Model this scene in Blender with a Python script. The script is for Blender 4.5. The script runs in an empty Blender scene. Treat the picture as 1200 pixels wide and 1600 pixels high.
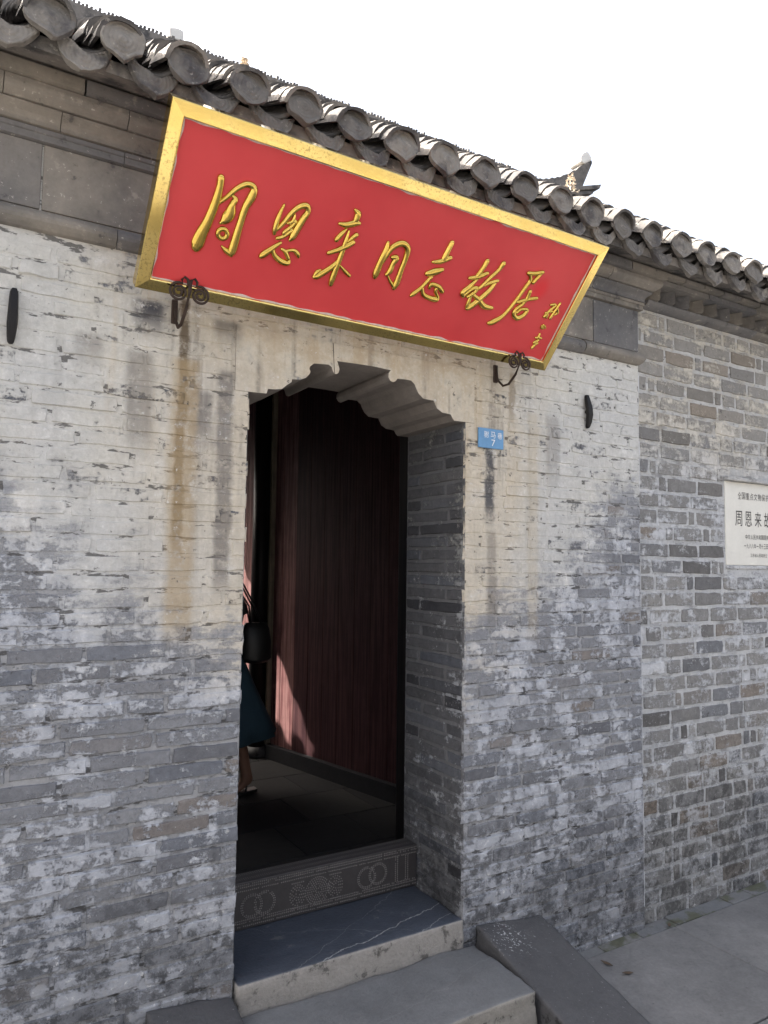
import bpy, bmesh, math, random
from mathutils import Vector, Matrix, noise as mnoise
from mathutils.geometry import tessellate_polygon

R = math.radians
rnd = random.Random(7)
sc = bpy.context.scene
col = sc.collection

# ------------------------------------------------------------------ camera
CAM = Vector((0.0, -2.355, 1.65))
FPX, YAW, PITCH, ROLL = 1144.85, R(31.2045), R(4.1463), R(0.7469)
F = Vector((math.sin(YAW)*math.cos(PITCH), math.cos(YAW)*math.cos(PITCH), math.sin(PITCH)))
R0 = Vector((math.cos(YAW), -math.sin(YAW), 0)); U0 = R0.cross(F)
RV = R0*math.cos(ROLL) + U0*math.sin(ROLL)
UV = U0*math.cos(ROLL) - R0*math.sin(ROLL)
cam = bpy.data.cameras.new('camera'); camo = bpy.data.objects.new('camera', cam); col.objects.link(camo)
camo.matrix_world = Matrix(((RV.x, UV.x, -F.x, CAM.x), (RV.y, UV.y, -F.y, CAM.y), (RV.z, UV.z, -F.z, CAM.z), (0, 0, 0, 1)))
cam.sensor_fit = 'VERTICAL'; cam.sensor_height = 32.0; cam.lens = FPX/1600*32.0
cam.clip_start = 0.02; cam.clip_end = 500
sc.camera = camo

# ------------------------------------------------------------------ light
SUN_TRAVEL = Vector((1.2, -1.0, -1.35)).normalized()
world = bpy.data.worlds.new('World'); sc.world = world; world.use_nodes = True
wn = world.node_tree.nodes; wl = world.node_tree.links
sky = wn.new('ShaderNodeTexSky'); sky.sky_type = 'NISHITA'; sky.sun_disc = False
sky.sun_elevation = math.asin(-SUN_TRAVEL.z); sky.sun_rotation = math.atan2(-SUN_TRAVEL.x, -SUN_TRAVEL.y)
sky.air_density = 1.0; sky.dust_density = 10.0; sky.ozone_density = 0.6; sky.altitude = 10
hz = wn.new('ShaderNodeHueSaturation'); hz.inputs['Saturation'].default_value = 0.62; wl.new(sky.outputs[0], hz.inputs['Color']); wl.new(hz.outputs[0], wn['Background'].inputs[0]); wn['Background'].inputs[1].default_value = 0.15
sun = bpy.data.lights.new('sun', 'SUN'); sun.energy = 5.0; sun.angle = R(0.5); sun.color = (1.0, 0.94, 0.85)
suno = bpy.data.objects.new('sun', sun); col.objects.link(suno)
suno.rotation_euler = (-SUN_TRAVEL).to_track_quat('Z', 'Y').to_euler(); suno.location = (-6, 8, 12)
vs = sc.view_settings; vs.view_transform = 'Standard'; vs.look = 'None'; vs.exposure = 2.25; vs.gamma = 1.0; vs.use_curve_mapping = False

# ------------------------------------------------------------------ photo pixel -> place
def ray(px, py): return RV*((px-600)/FPX) - UV*((py-800)/FPX) + F
def onY(px, py, Y): r = ray(px, py); return CAM + r*((Y-CAM.y)/r.y)
def toPx(p):
    v = Vector(p)-CAM; d = v.dot(F)
    return (600+FPX*v.dot(RV)/d, 800-FPX*v.dot(UV)/d) if d > .05 else (-9999, -9999)

# ------------------------------------------------------------------ material helper
class G:
    def __init__(s, name):
        s.mat = bpy.data.materials.new(name); s.mat.use_nodes = True
        s.t = s.mat.node_tree; s.b = s.t.nodes['Principled BSDF']; s._pos = None
    def node(s, t): return s.t.nodes.new(t)
    def put(s, inp, v):
        if isinstance(v, bpy.types.NodeSocket): s.t.links.new(v, inp)
        elif isinstance(v, (tuple, list)) and inp.type == 'RGBA': inp.default_value = (*v[:3], 1)
        else: inp.default_value = v
    @property
    def pos(s):
        if s._pos is None: s._pos = s.node('ShaderNodeNewGeometry')
        return s._pos.outputs['Position']
    @property
    def nrm(s): s.pos; return s._pos.outputs['Normal']
    def obj(s): return s.node('ShaderNodeTexCoord').outputs['Object']
    def rand(s): return s.node('ShaderNodeObjectInfo').outputs['Random']
    def attr(s, n): a = s.node('ShaderNodeAttribute'); a.attribute_name = n; return a.outputs['Fac']
    def m(s, op, a, b=0.0, clamp=False):
        n = s.node('ShaderNodeMath'); n.operation = op; n.use_clamp = clamp
        s.put(n.inputs[0], a); s.put(n.inputs[1], b); return n.outputs[0]
    def add(s, *a):
        r = a[0]
        for b in a[1:]: r = s.m('ADD', r, b)
        return r
    def mul(s, *a):
        r = a[0]
        for b in a[1:]: r = s.m('MULTIPLY', r, b)
        return r
    def sub(s, a, b): return s.m('SUBTRACT', a, b)
    def inv(s, a): return s.m('SUBTRACT', 1.0, a)
    def sm(s, x, lo, hi, a=0.0, b=1.0):
        n = s.node('ShaderNodeMapRange'); n.interpolation_type = 'SMOOTHSTEP'
        if lo > hi: lo, hi, a, b = hi, lo, b, a
        s.put(n.inputs['Value'], x)
        for k, v in zip(('From Min', 'From Max', 'To Min', 'To Max'), (lo, hi, a, b)): n.inputs[k].default_value = v
        return n.outputs[0]
    def mix(s, f, a, b, blend='MIX'):
        n = s.node('ShaderNodeMix'); n.data_type = 'RGBA'; n.blend_type = blend
        s.put(n.inputs[0], f); s.put(n.inputs[6], a); s.put(n.inputs[7], b); return n.outputs[2]
    def vmul(s, v, k):
        n = s.node('ShaderNodeVectorMath'); n.operation = 'MULTIPLY'; s.put(n.inputs[0], v); n.inputs[1].default_value = k; return n.outputs[0]
    def sep(s, v):
        n = s.node('ShaderNodeSeparateXYZ'); s.put(n.inputs[0], v); return n.outputs
    def noise(s, scale, detail=4, rough=.6, vec=None, dist=0.0):
        n = s.node('ShaderNodeTexNoise'); s.put(n.inputs['Vector'], vec if vec is not None else s.pos)
        n.inputs['Scale'].default_value = scale; n.inputs['Detail'].default_value = detail
        n.inputs['Roughness'].default_value = rough; n.inputs['Distortion'].default_value = dist; return n.outputs[0]
    def voro(s, scale, vec=None, feature='F1'):
        n = s.node('ShaderNodeTexVoronoi'); n.feature = feature; s.put(n.inputs['Vector'], vec if vec is not None else s.pos)
        n.inputs['Scale'].default_value = scale; return n.outputs['Distance']
    def grey(s, v, k):   # scale a colour by a value socket
        n = s.node('ShaderNodeVectorMath'); n.operation = 'SCALE'
        if isinstance(k, tuple): n.inputs[0].default_value = k
        else: s.put(n.inputs[0], k)
        s.put(n.inputs['Scale'], v); return n.outputs[0]
    def out(s, colr, rough=.85, bump=None, bs=.4, bd=.01, metal=0.0, spec=.4):
        s.put(s.b.inputs['Base Color'], colr); s.put(s.b.inputs['Roughness'], rough); s.put(s.b.inputs['Metallic'], metal)
        s.b.inputs['Specular IOR Level'].default_value = spec
        if bump is not None:
            n = s.node('ShaderNodeBump'); n.inputs['Strength'].default_value = bs; n.inputs['Distance'].default_value = bd
            s.put(n.inputs['Height'], bump); s.t.links.new(n.outputs[0], s.b.inputs['Normal'])
        return s.mat

def simple(name, c, rough=.7, var=.35, scale=14, bs=.25, bd=.004, metal=0.0, spec=.4):
    g = G(name); n1 = g.noise(scale, 5); n2 = g.noise(scale*7, 3)
    f = g.add(1-var, g.mul(n1, var*1.3), g.mul(n2, var*.7))
    return g.out(g.grey(f, c), rough, g.add(n1, g.mul(n2, .5)), bs, bd, metal, spec)

def masonry(name, brick, zone, joints=True):
    """grey brick or its mortar under the same old limewash, streaks and damp; zone: portal face, darker jamb or side wall"""
    portal = zone == 'portal'; jamb = zone == 'jamb'
    g = G(name); x, y, z = g.sep(g.pos)
    n1 = g.noise(1.6, 4); n2 = g.noise(7, 8, .70); n3 = g.noise(1, 7, .66, g.vmul(g.pos, (5, 5, 23))); n4 = g.noise(48, 6, .75); n5 = g.noise(170, 3, .75)
    n6 = g.noise(19, 8, .76); n8 = g.noise(1, 4, .65, g.vmul(g.pos, (11, 11, 40)))
    low = g.sm(g.add(z, g.mul(g.sub(n1, .5), .6)), .95, .35)
    if brick:
        tone = g.attr('tone'); hue = g.attr('hue')
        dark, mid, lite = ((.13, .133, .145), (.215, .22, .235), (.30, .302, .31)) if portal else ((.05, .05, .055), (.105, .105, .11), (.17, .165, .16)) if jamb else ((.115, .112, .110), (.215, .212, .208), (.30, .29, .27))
        c = g.mix(g.sm(tone, 0, .40), dark, mid); c = g.mix(g.sm(tone, .5, 1), c, lite)
        c = g.mix(g.mul(g.sm(hue, .86, 1.0), .55), c, (.20, .155, .115))
        c = g.mix(g.mul(g.sm(hue, .25, 0), .45), c, (.13, .145, .175))
        c = g.grey(g.add(.10, g.mul(n6, 1.0), g.mul(n4, .80)), c)
    else:
        tone = .60
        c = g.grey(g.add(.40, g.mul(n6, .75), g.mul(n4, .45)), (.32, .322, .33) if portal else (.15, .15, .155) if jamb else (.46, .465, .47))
    s = g.add(g.mul(n2, .40), g.mul(n3, .34), g.mul(n1, .20), g.mul(n6, .26), g.mul(g.sub(n4, .5), .22), g.mul(g.sub(n5, .5), .10), g.mul(g.sub(tone, .5), .13))   # mean .59
    if portal:
        zb = g.add(1.34, g.mul(g.m('MAXIMUM', g.sub(g.m('ABSOLUTE', g.sub(x, 1.34)), .5), 0.0), .68))
        up = g.sm(g.add(g.sub(z, zb), g.mul(g.sub(n1, .5), 1.2), g.mul(g.sub(n2, .5), .7), g.mul(g.sub(n3, .5), .7)), -.22, .22)
        cov = g.add(g.mul(up, g.sm(s, .475, .535)), g.mul(g.inv(up), g.sm(s, .58, .638)))
        mid_ = g.sm(g.add(g.m('ABSOLUTE', g.sub(x, 1.35)), g.mul(g.sub(n1, .5), .8)), 1.05, .45)
        wu = g.mix(g.mul(mid_, .85), g.mix(g.sm(n1, .38, .62), (.535, .52, .475), (.50, .495, .475)), (.55, .485, .38))
        wu = g.mix(g.mul(g.sm(n2, .52, .7), .7), wu, (.66, .645, .61)); wu = g.mix(g.mul(g.sm(n2, .44, .32), .5), wu, (.36, .335, .295))
        wlo = g.mix(g.sm(n2, .38, .66), (.30, .312, .34), (.465, .48, .515))
        wash = g.mix(up, wlo, wu)
    elif jamb:
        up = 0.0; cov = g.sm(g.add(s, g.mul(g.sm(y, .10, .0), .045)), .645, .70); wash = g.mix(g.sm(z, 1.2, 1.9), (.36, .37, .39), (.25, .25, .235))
    else:
        up = g.sm(g.add(z, g.mul(g.sub(n1, .5), .8)), 1.9, 2.6)
        cov = g.sm(s, .585, .675)
        wash = g.mix(up, (.47, .48, .50), (.49, .455, .39))
        c = g.mix(g.mul(up, .5), c, g.grey(1.25, g.mix(.5, c, (.27, .24, .19))))
    damp = g.sm(g.add(z, g.mul(g.sub(n1, .5), .5)), .75, .15)
    cov = g.mul(cov, g.inv(g.mul(damp, .40)))
    wash = g.grey(g.add(.42, g.mul(n6, .62), g.mul(n4, .54)), wash)
    c = g.mix(g.mul(cov, .93), c, wash)
    if joints and not brick and not jamb: c = g.mix(g.mul(g.sm(g.add(n8, g.mul(g.sub(n2, .5), .3)), .55, .61), .8 if portal else .35), c, (.055, .052, .05))          # open joints
    c = g.mix(g.mul(damp, .5), c, g.grey(.5, c))
    # scaled, blotchy lower courses
    c = g.mix(g.mul(low, g.sm(g.add(n6, g.mul(g.sub(n2, .5), .5)), .50, .42), .75), c, g.grey(.45, c))
    c = g.mix(g.mul(low, g.sm(g.add(n6, g.mul(g.sub(n3, .5), .5)), .57, .63), .35), c, (.30, .29, .275))
    if portal:                                    # rain streaks below the sign board and its irons
        stn = g.noise(1, 4, .6, g.vmul(g.pos, (12, 12, .8)))
        near = g.mul(g.sm(z, 1.25, 2.35), g.sm(g.m('ABSOLUTE', g.sub(x, 1.3)), 1.3, .55))
        c = g.mix(g.mul(g.sm(stn, .52, .66), near, g.sm(n6, .35, .6), .75), c, (.155, .14, .125))
        c = g.mix(g.mul(g.sm(stn, .47, .36), near, .35), c, (.47, .37, .24))
        och = g.mul(g.sm(z, 2.15, 2.45), g.sm(g.m('ABSOLUTE', g.sub(x, 1.35)), .85, .3), g.sm(n2, .38, .6))
        c = g.mix(g.mul(och, .55), c, (.36, .265, .16))
        for x0, w, z0, z1, k, cc in ((.652, .020, 2.50, 1.62, .9, (.11, .08, .05)), (.66, .055, 2.3, 1.36, .65, (.36, .27, .155)),
                                     (1.936, .028, 2.13, 1.78, .95, (.085, .085, .09)), (2.055, .022, 2.46, 2.2, .6, (.20, .16, .11)),
                                     (1.945, .03, 1.78, 1.35, .55, (.17, .15, .13)), (.54, .055, 2.47, 2.33, 1.0, (.07, .07, .08)), (.52, .05, 2.3, 1.95, .6, (.17, .155, .14)), (.36, .05, 2.33, 2.2, .6, (.19, .17, .15)),
                                     (.80, .06, 2.45, 2.34, .8, (.09, .085, .08)), (.80, .035, 2.28, 1.50, .7, (.13, .12, .115)), (.73, .03, 2.2, 2.0, .6, (.13, .12, .115)), (2.17, .035, 2.3, 1.3, .4, (.46, .39, .28)), (2.29, .05, 2.3, 1.95, .5, (.22, .205, .19))):
            wob = g.add(x, g.mul(g.sub(n2, .5), .06))
            f = g.mul(g.sm(g.m('ABSOLUTE', g.sub(wob, x0)), w*1.15, w*.45), g.sm(z, z1, z1+.14), g.sm(z, z0+.03, z0), g.sm(g.add(n6, g.mul(n3, .4)), .48, .72), k)
            c = g.mix(f, c, cc)
    # flakes of white lime, pits and dark specks
    c = g.mix(g.mul(g.sm(g.add(n4, g.mul(g.sub(n2, .5), .45)), .635, .68), .35 if jamb else .75), c, (.62, .615, .60))
    n7 = g.noise(33, 4, .65)
    c = g.mix(g.mul(g.sm(g.add(n7, g.mul(g.sub(n2, .5), .35)), .345, .29), .75), c, (.07, .067, .065))
    h = g.add(g.mul(n6, .55), g.mul(n4, .35), g.mul(n5, .15), g.mul(cov, .20))
    return g.out(c, .93, h, 1.0, .011, spec=.2)

M_BRICK = masonry('grey_brick_portal', True, 'portal'); M_MORT = masonry('mortar_portal', False, 'portal'); M_ARCH = masonry('carved_arch_block', False, 'portal', False); M_BRICKJ = masonry('grey_brick_jamb', True, 'jamb'); M_MORTJ = masonry('mortar_jamb', False, 'jamb')
M_BRICK2 = masonry('grey_brick_side', True, 'side'); M_MORT2 = masonry('mortar_side', False, 'side')

def cornice_mat():
    g = G('carved_grey_brick'); x, y, z = g.sep(g.pos)
    n1 = g.noise(3, 5); n2 = g.noise(14, 6, .68); n4 = g.noise(60, 3, .7); r = g.attr('tone')
    c = g.mix(g.sm(n1, .35, .65), (.14, .13, .118), (.235, .212, .182))
    c = g.mix(g.mul(g.sm(r, .80, .95), .7), c, (.29, .24, .16)); c = g.mix(g.mul(g.sm(r, .35, 0), .6), c, (.10, .105, .12))
    c = g.grey(g.add(.55, g.mul(n2, .55), g.mul(n4, .35)), c)
    c = g.mix(g.mul(g.sm(n2, .60, .68), .45), c, (.36, .33, .28)); c = g.mix(g.mul(g.sm(n4, .66, .7), .5), c, (.5, .48, .43))
    c = g.mix(g.mul(g.sm(n2, .40, .32), .6), c, (.05, .05, .052))
    return g.out(c, .92, g.add(g.mul(n2, .6), g.mul(n4, .4)), .55, .005, spec=.2)
M_CORN = cornice_mat()

M_SOFFIT = simple('shaded_carved_brick', (.20, .178, .160), .92, .45, 16, .5, .004, 0.0, .2)  # shade on the arch underside put into the colour, darker than the front
def tile_mat():
    g = G('weathered_clay_tile'); o = g.obj(); rr = g.rand(); n1 = g.noise(9, 5); n2 = g.noise(45, 4, .7); n3 = g.noise(3, 3)
    c = g.mix(g.sm(rr, 0, 1), (.11, .102, .096), (.185, .168, .150))
    c = g.mix(g.sm(n1, .42, .66), c, (.058, .056, .056)); c = g.mix(g.mul(g.sm(n2, .60, .68), .5), c, (.33, .31, .27))
    c = g.grey(g.add(.6, g.mul(n2, .5), g.mul(n3, .3)), c)
    return g.out(c, .9, g.add(g.mul(n1, .5), g.mul(n2, .5)), .6, .004, spec=.25)
M_TILE = tile_mat()
def tile_end_mat():
    g = G('weathered_tile_end'); o = g.obj(); ox, oy, oz = g.sep(o); rr = g.rand(); n1 = g.noise(11, 5); n2 = g.noise(55, 4, .7)
    rad = g.m('SQRT', g.add(g.mul(ox, ox), g.mul(g.add(oz, .005), g.add(oz, .005))))
    ring = g.m('SINE', g.add(g.mul(rad, 520), g.mul(n1, 7)))
    c = g.mix(g.sm(rr, 0, 1), (.125, .115, .105), (.215, .196, .172))
    c = g.mix(g.sm(n1, .45, .68), c, (.065, .06, .06)); c = g.mix(g.mul(g.sm(n2, .6, .7), .45), c, (.36, .33, .29))
    c = g.grey(g.add(.62, g.mul(n2, .5), g.mul(n1, .25)), c)
    return g.out(c, .9, g.add(g.mul(ring, .16), g.mul(n1, .4), g.mul(n2, .5)), .7, .005, spec=.25)
M_TEND = tile_end_mat()
M_FILLET = simple('lime_mortar_fillet', (.50, .505, .515), .95, .5, 30, .5, .004, 0.0, .2)
M_LIME = simple('old_lime_plaster', (.62, .60, .56), .9, .4, 20)

def stone_mat(name, top, side, veins=(), speck=0.0):
    g = G(name); x, y, z = g.sep(g.pos); nz = g.sep(g.nrm)[2]
    n1 = g.noise(3, 5); n2 = g.noise(18, 6, .7); n4 = g.noise(85, 3, .7)
    ct = g.grey(g.add(.25, g.mul(n1, .5), g.mul(n2, .55), g.mul(n4, .45)), top)
    cs = g.grey(g.add(.4, g.mul(n2, .7), g.mul(n4, .55)), side); cs = g.mix(g.sm(n2, .44, .36), cs, g.grey(.45, cs))
    for (a, b, k, w) in veins:
        v = g.m('ABSOLUTE', g.sub(g.add(y, g.mul(g.sub(n1, .5), .16), g.mul(g.sub(n2, .5), .035)), g.add(a, g.mul(x, b))))
        ct = g.mix(g.mul(g.sm(v, w, w*.3), k), ct, (.42, .42, .41))
    edge = g.sm(g.add(n2, g.mul(n1, .3)), .78, .90); ct = g.mix(g.mul(edge, .35), ct, side)
    if speck:
        dd = g.m('SQRT', g.add(g.m('POWER', g.sub(x, 1.955), 2.0), g.m('POWER', g.add(y, .10), 2.0)))
        ct = g.mix(g.mul(g.sm(n4, .68, .72), speck), ct, (.5, .5, .5)); ct = g.mix(g.mul(g.sm(n4, .58, .63), g.sm(dd, .12, .03), .75), ct, (.62, .62, .62))
    c = g.mix(g.sm(nz, .55, .85), cs, ct)
    return g.out(c, g.sm(nz, .5, .9, .92, .62), g.add(g.mul(n2, .6), g.mul(n4, .7)), .8, .006, spec=.3)
M_STEP1 = stone_mat('polished_bluestone', (.050, .058, .074), (.25, .235, .215), ((-.30, .24, .6, .003), (-.36, .22, .4, .002), (-.62, .55, .3, .0015), (.95, -.6, .2, .0015)))
M_STEP2 = stone_mat('grey_step_stone', (.145, .148, .150), (.23, .215, .19), ((-.56, .22, .10, .003),))
M_SLATE = stone_mat('dark_slate', (.075, .074, .076), (.062, .061, .062), (), .6)

def paving_mat():
    g = G('lane_paving'); n1 = g.noise(1.3, 5); n2 = g.noise(9, 6, .7); n4 = g.noise(70, 4, .7); r = g.rand()
    c = g.mix(g.sm(n1, .35, .65), (.135, .134, .133), (.185, .182, .178)); c = g.grey(g.add(.30, g.mul(n2, .75), g.mul(n4, .55), g.mul(r, .1)), c)
    c = g.mix(g.mul(g.sm(n2, .66, .72), .5), c, (.23, .22, .21)); c = g.mix(g.mul(g.sm(n4, .32, .28), .5), c, (.05, .05, .05))
    return g.out(c, .88, g.add(n2, n4), .7, .005, spec=.25)
M_PAVE = paving_mat()
def moss_mat():
    g = G('mossy_gutter_stone'); n1 = g.noise(5, 5); n2 = g.noise(22, 5, .7); n4 = g.noise(90, 3); r = g.rand()
    c = g.mix(r, (.14, .145, .15), (.18, .176, .168)); c = g.mix(g.mul(g.sm(n1, .47, .58), .85), c, (.075, .078, .045))
    return g.out(g.grey(g.add(.5, g.mul(n2, .6), g.mul(n4, .35)), c), .9, g.add(n2, g.mul(n4, .5)), .5, .005)
M_MOSS = moss_mat()
def slab_mat():
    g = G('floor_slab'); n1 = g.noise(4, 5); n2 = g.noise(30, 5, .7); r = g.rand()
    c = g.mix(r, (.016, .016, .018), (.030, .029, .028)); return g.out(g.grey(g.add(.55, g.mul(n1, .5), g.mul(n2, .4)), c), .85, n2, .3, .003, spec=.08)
M_SLAB = slab_mat()
def wood_mat(name, c0, c1, rough=.45):
    g = G(name); gr = g.noise(1, 5, .6, g.vmul(g.pos, (60, 60, 2.2))); n2 = g.noise(12, 4)
    c = g.mix(g.sm(gr, .35, .65), c0, c1); c = g.grey(g.add(.6, g.mul(n2, .7)), c)
    return g.out(c, rough, gr, .35, .002, spec=.12)
M_MAROON = wood_mat('maroon_painted_boards', (.022, .0085, .011), (.050, .023, .024), .55)
M_SUNPATCH = wood_mat('sun_patch_maroon_boards', (.075, .030, .031), (.165, .088, .084), .6)  # lighter copy of the boards: sun patch brightness put into the colour
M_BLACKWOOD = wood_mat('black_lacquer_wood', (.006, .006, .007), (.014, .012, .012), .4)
M_PLINTH = simple('dark_plinth', (.017, .017, .019), .85, .4, 20, spec=.1)
M_TRIM = wood_mat('bare_wood_trim', (.14, .12, .09), (.2, .17, .13), .6)
M_IRON = simple('black_wrought_iron', (.018, .017, .017), .55, .5, 40, .4, .002, .6)
M_RUST = simple('rusty_bracket_iron', (.055, .038, .030), .7, .6, 60, .5, .002, .5)
M_BOARD = simple('worn_threshold_board', (.036, .033, .034), .6, .5, 25, .4, .002)
M_STUD = simple('iron_studs', (.155, .147, .14), .6, .5, 50, .2, .001, .1)

def red_mat():
    g = G('faded_red_board'); n1 = g.noise(2.2, 4); n2 = g.noise(30, 4); x, y, z = g.sep(g.pos)
    c = g.mix(g.sm(n1, .3, .7), (.50, .034, .040), (.57, .052, .056))
    d = g.m('SQRT', g.add(g.mul(g.sub(x, 1.935), g.sub(x, 1.935)), g.mul(g.sub(z, 2.72), g.sub(z, 2.72))))
    c = g.mix(g.mul(g.sm(d, .05, .01), .7), c, (.62, .012, .02))
    return g.out(c, .42, n2, .05, .001, spec=.35)
M_RED = red_mat()
def gold_mat(name, dirt, c0=(.76, .55, .17), c1=(.85, .65, .24)):
    g = G(name); n1 = g.noise(6, 4); n4 = g.noise(130, 3, .7)
    c = g.mix(g.sm(n1, .3, .7), c0, c1)
    if dirt: c = g.mix(g.mul(g.sm(n4, .52, .62), g.sm(n1, .35, .6), dirt), c, (.28, .20, .08))
    return g.out(c, g.sm(n1, .3, .7, .07, .14), g.add(n1, g.mul(n4, .2)), .06, .003, metal=1.0)
M_GOLD = gold_mat('gilt_frame', .6); M_LETTER = gold_mat('gilt_lettering', .1, (.56, .39, .085), (.68, .48, .12))
M_PAINT = simple('chipped_white_edge', (.52, .43, .40), .8, .6, 60)
M_BLUE = simple('blue_enamel', (.115, .265, .46), .4, .3, 30, .1, .001)
M_WHITE = simple('white_paint', (.75, .76, .76), .6, .2, 60)
M_STONEP = simple('cream_stone_plaque', (.62, .605, .55), .7, .14, 12, .1, .001)
M_INK = simple('engraved_ink', (.055, .052, .05), .7, .2, 60)
M_SKIN = simple('skin', (.20, .11, .075), .55, .1, 10, .05)
M_HAIR = simple('dark_hair', (.012, .01, .009), .5, .4, 80)
M_TEAL = simple('teal_cloth', (.020, .045, .066), .85, .3, 90, .3, .002)
M_BLACKC = simple('black_cloth', (.010, .010, .011), .85, .3, 90)
M_LEATHER = simple('black_leather', (.008, .008, .008), .45, .3, 60)
M_STRAW = simple('dry_straw', (.60, .51, .40), .9, .4, 40)
M_OPP = simple('added_opposite_house_brick', (.135, .138, .145), .9, .4, 8)
M_LEAF = simple('dry_leaf', (.085, .060, .040), .9, .4, 60)
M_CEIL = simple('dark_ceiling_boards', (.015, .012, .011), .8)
M_COURT = simple('courtyard_paving', (.09, .088, .083), .9)

# ------------------------------------------------------------------ object helpers
def mesh(name, verts, faces, mat, smooth=False):
    me = bpy.data.meshes.new(name); me.from_pydata([tuple(v) for v in verts], [], faces); me.materials.append(mat)
    if smooth: me.polygons.foreach_set('use_smooth', [True]*len(me.polygons))
    me.update(); return me
def link(name, me, parent=None, loc=None, rot=None):
    o = bpy.data.objects.new(name, me); col.objects.link(o)
    if loc is not None: o.location = loc
    if rot is not None: o.rotation_euler = rot
    if parent is not None:
        o.parent = parent; o.matrix_parent_inverse = Matrix.Translation(-base_of(parent))
    return o
BASE = {}
def base_of(o):       # world place of a parent (parents are never rotated)
    return BASE.get(o.name, Vector((0, 0, 0)))
def thing(name, label, cat, loc, group=None):
    o = bpy.data.objects.new(name, None); col.objects.link(o); o.location = loc; o.empty_display_size = .1
    BASE[o.name] = Vector(loc); tag(o, label, cat, group); return o
def tag(o, label, cat, group=None):
    o['label'] = label; o['category'] = cat
    if group: o['group'] = group
    return o
def structure(o): o['kind'] = 'structure'; return o
def stuff(o): o['kind'] = 'stuff'; return o
class MB:
    def __init__(s): s.v = []; s.f = []; s.tone = []; s.hue = []
    def add(s, verts, faces, tone=.5, hue=.5):
        k = len(s.v); s.v += [tuple(v) for v in verts]; s.f += [tuple(i+k for i in f) for f in faces]
        s.tone += [tone]*len(verts); s.hue += [hue]*len(verts); return s
    def box(s, a, b, tone=.5, hue=.5):
        (x0, y0, z0), (x1, y1, z1) = a, b
        return s.add([(x0, y0, z0), (x1, y0, z0), (x1, y1, z0), (x0, y1, z0), (x0, y0, z1), (x1, y0, z1), (x1, y1, z1), (x0, y1, z1)],
                     [(3, 2, 1, 0), (4, 5, 6, 7), (0, 1, 5, 4), (1, 2, 6, 5), (2, 3, 7, 6), (3, 0, 4, 7)], tone, hue)
    def tube(s, pts, rad, n=8):
        pts = [Vector(p) for p in pts]; rad = rad if isinstance(rad, (list, tuple)) else [rad]*len(pts)
        vs, fs = [], []
        for i, p in enumerate(pts):
            t = (pts[min(i+1, len(pts)-1)]-pts[max(i-1, 0)]).normalized()
            a = t.cross(Vector((0, 0, 1)) if abs(t.z) < .9 else Vector((1, 0, 0))).normalized(); b = t.cross(a)
            vs += [p+(a*math.cos(q*math.tau/n)+b*math.sin(q*math.tau/n))*rad[i] for q in range(n)]
        for i in range(len(pts)-1):
            fs += [(i*n+q, i*n+(q+1) % n, (i+1)*n+(q+1) % n, (i+1)*n+q) for q in range(n)]
        fs += [tuple(range(n-1, -1, -1)), tuple((len(pts)-1)*n+q for q in range(n))]
        return s.add(vs, fs)
    def prism(s, poly, y0, y1, tone=.5, hue=.5):     # polygon in (x,z), extruded along y
        n = len(poly); tri = tessellate_polygon([[Vector((p[0], p[1], 0)) for p in poly]])
        v = [(p[0], y0, p[1]) for p in poly]+[(p[0], y1, p[1]) for p in poly]
        area = sum(poly[i][0]*poly[(i+1) % n][1]-poly[(i+1) % n][0]*poly[i][1] for i in range(n))
        f = []
        for t in tri:
            a, b, c = t; ar = (poly[b][0]-poly[a][0])*(poly[c][1]-poly[a][1])-(poly[c][0]-poly[a][0])*(poly[b][1]-poly[a][1])
            if ar < 0: a, c = c, a
            f += [(a, b, c), (c+n, b+n, a+n)]
        for i in range(n):
            j = (i+1) % n; f.append((i, i+n, j+n, j) if area > 0 else (j, j+n, i+n, i))
        return s.add(v, f, tone, hue)
    def mesh(s, name, mat, smooth=False):
        me = mesh(name, s.v, s.f, mat, smooth)
        a = me.attributes.new('tone', 'FLOAT', 'POINT'); a.data.foreach_set('value', s.tone)
        a = me.attributes.new('hue', 'FLOAT', 'POINT'); a.data.foreach_set('value', s.hue)
        return me
    def build(s, name, mat, parent=None, smooth=False): return link(name, s.mesh(name, mat, smooth), parent)
def bevel(o, w, seg=2):
    m = o.modifiers.new('soft_edges', 'BEVEL'); m.width = w; m.segments = seg; m.limit_method = 'ANGLE'; return o
def rough_block(corners, name, mat, parent=None, amp=.006, cuts=10, bev=.012, seed=0):
    """a hewn block: 8 corners (bottom ring, top ring), subdivided and worn"""
    bm = bmesh.new(); vs = [bm.verts.new(c) for c in corners]
    for f in ((3, 2, 1, 0), (4, 5, 6, 7), (0, 1, 5, 4), (1, 2, 6, 5), (2, 3, 7, 6), (3, 0, 4, 7)): bm.faces.new([vs[i] for i in f])
    bmesh.ops.bevel(bm, geom=bm.edges[:], offset=bev, segments=2, profile=.6, affect='EDGES')
    bmesh.ops.subdivide_edges(bm, edges=[e for e in bm.edges if e.calc_length() > .08], cuts=cuts, use_grid_fill=True)
    bm.normal_update()
    for v in bm.verts:
        p = v.co*9+Vector((seed*7.1, 0, 0)); v.co += v.normal*(amp*mnoise.noise(p)+amp*.5*mnoise.noise(p*4))
    me = bpy.data.meshes.new(name); bm.to_mesh(me); bm.free(); me.materials.append(mat)
    me.polygons.foreach_set('use_smooth', [True]*len(me.polygons)); return link(name, me, parent)

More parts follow.
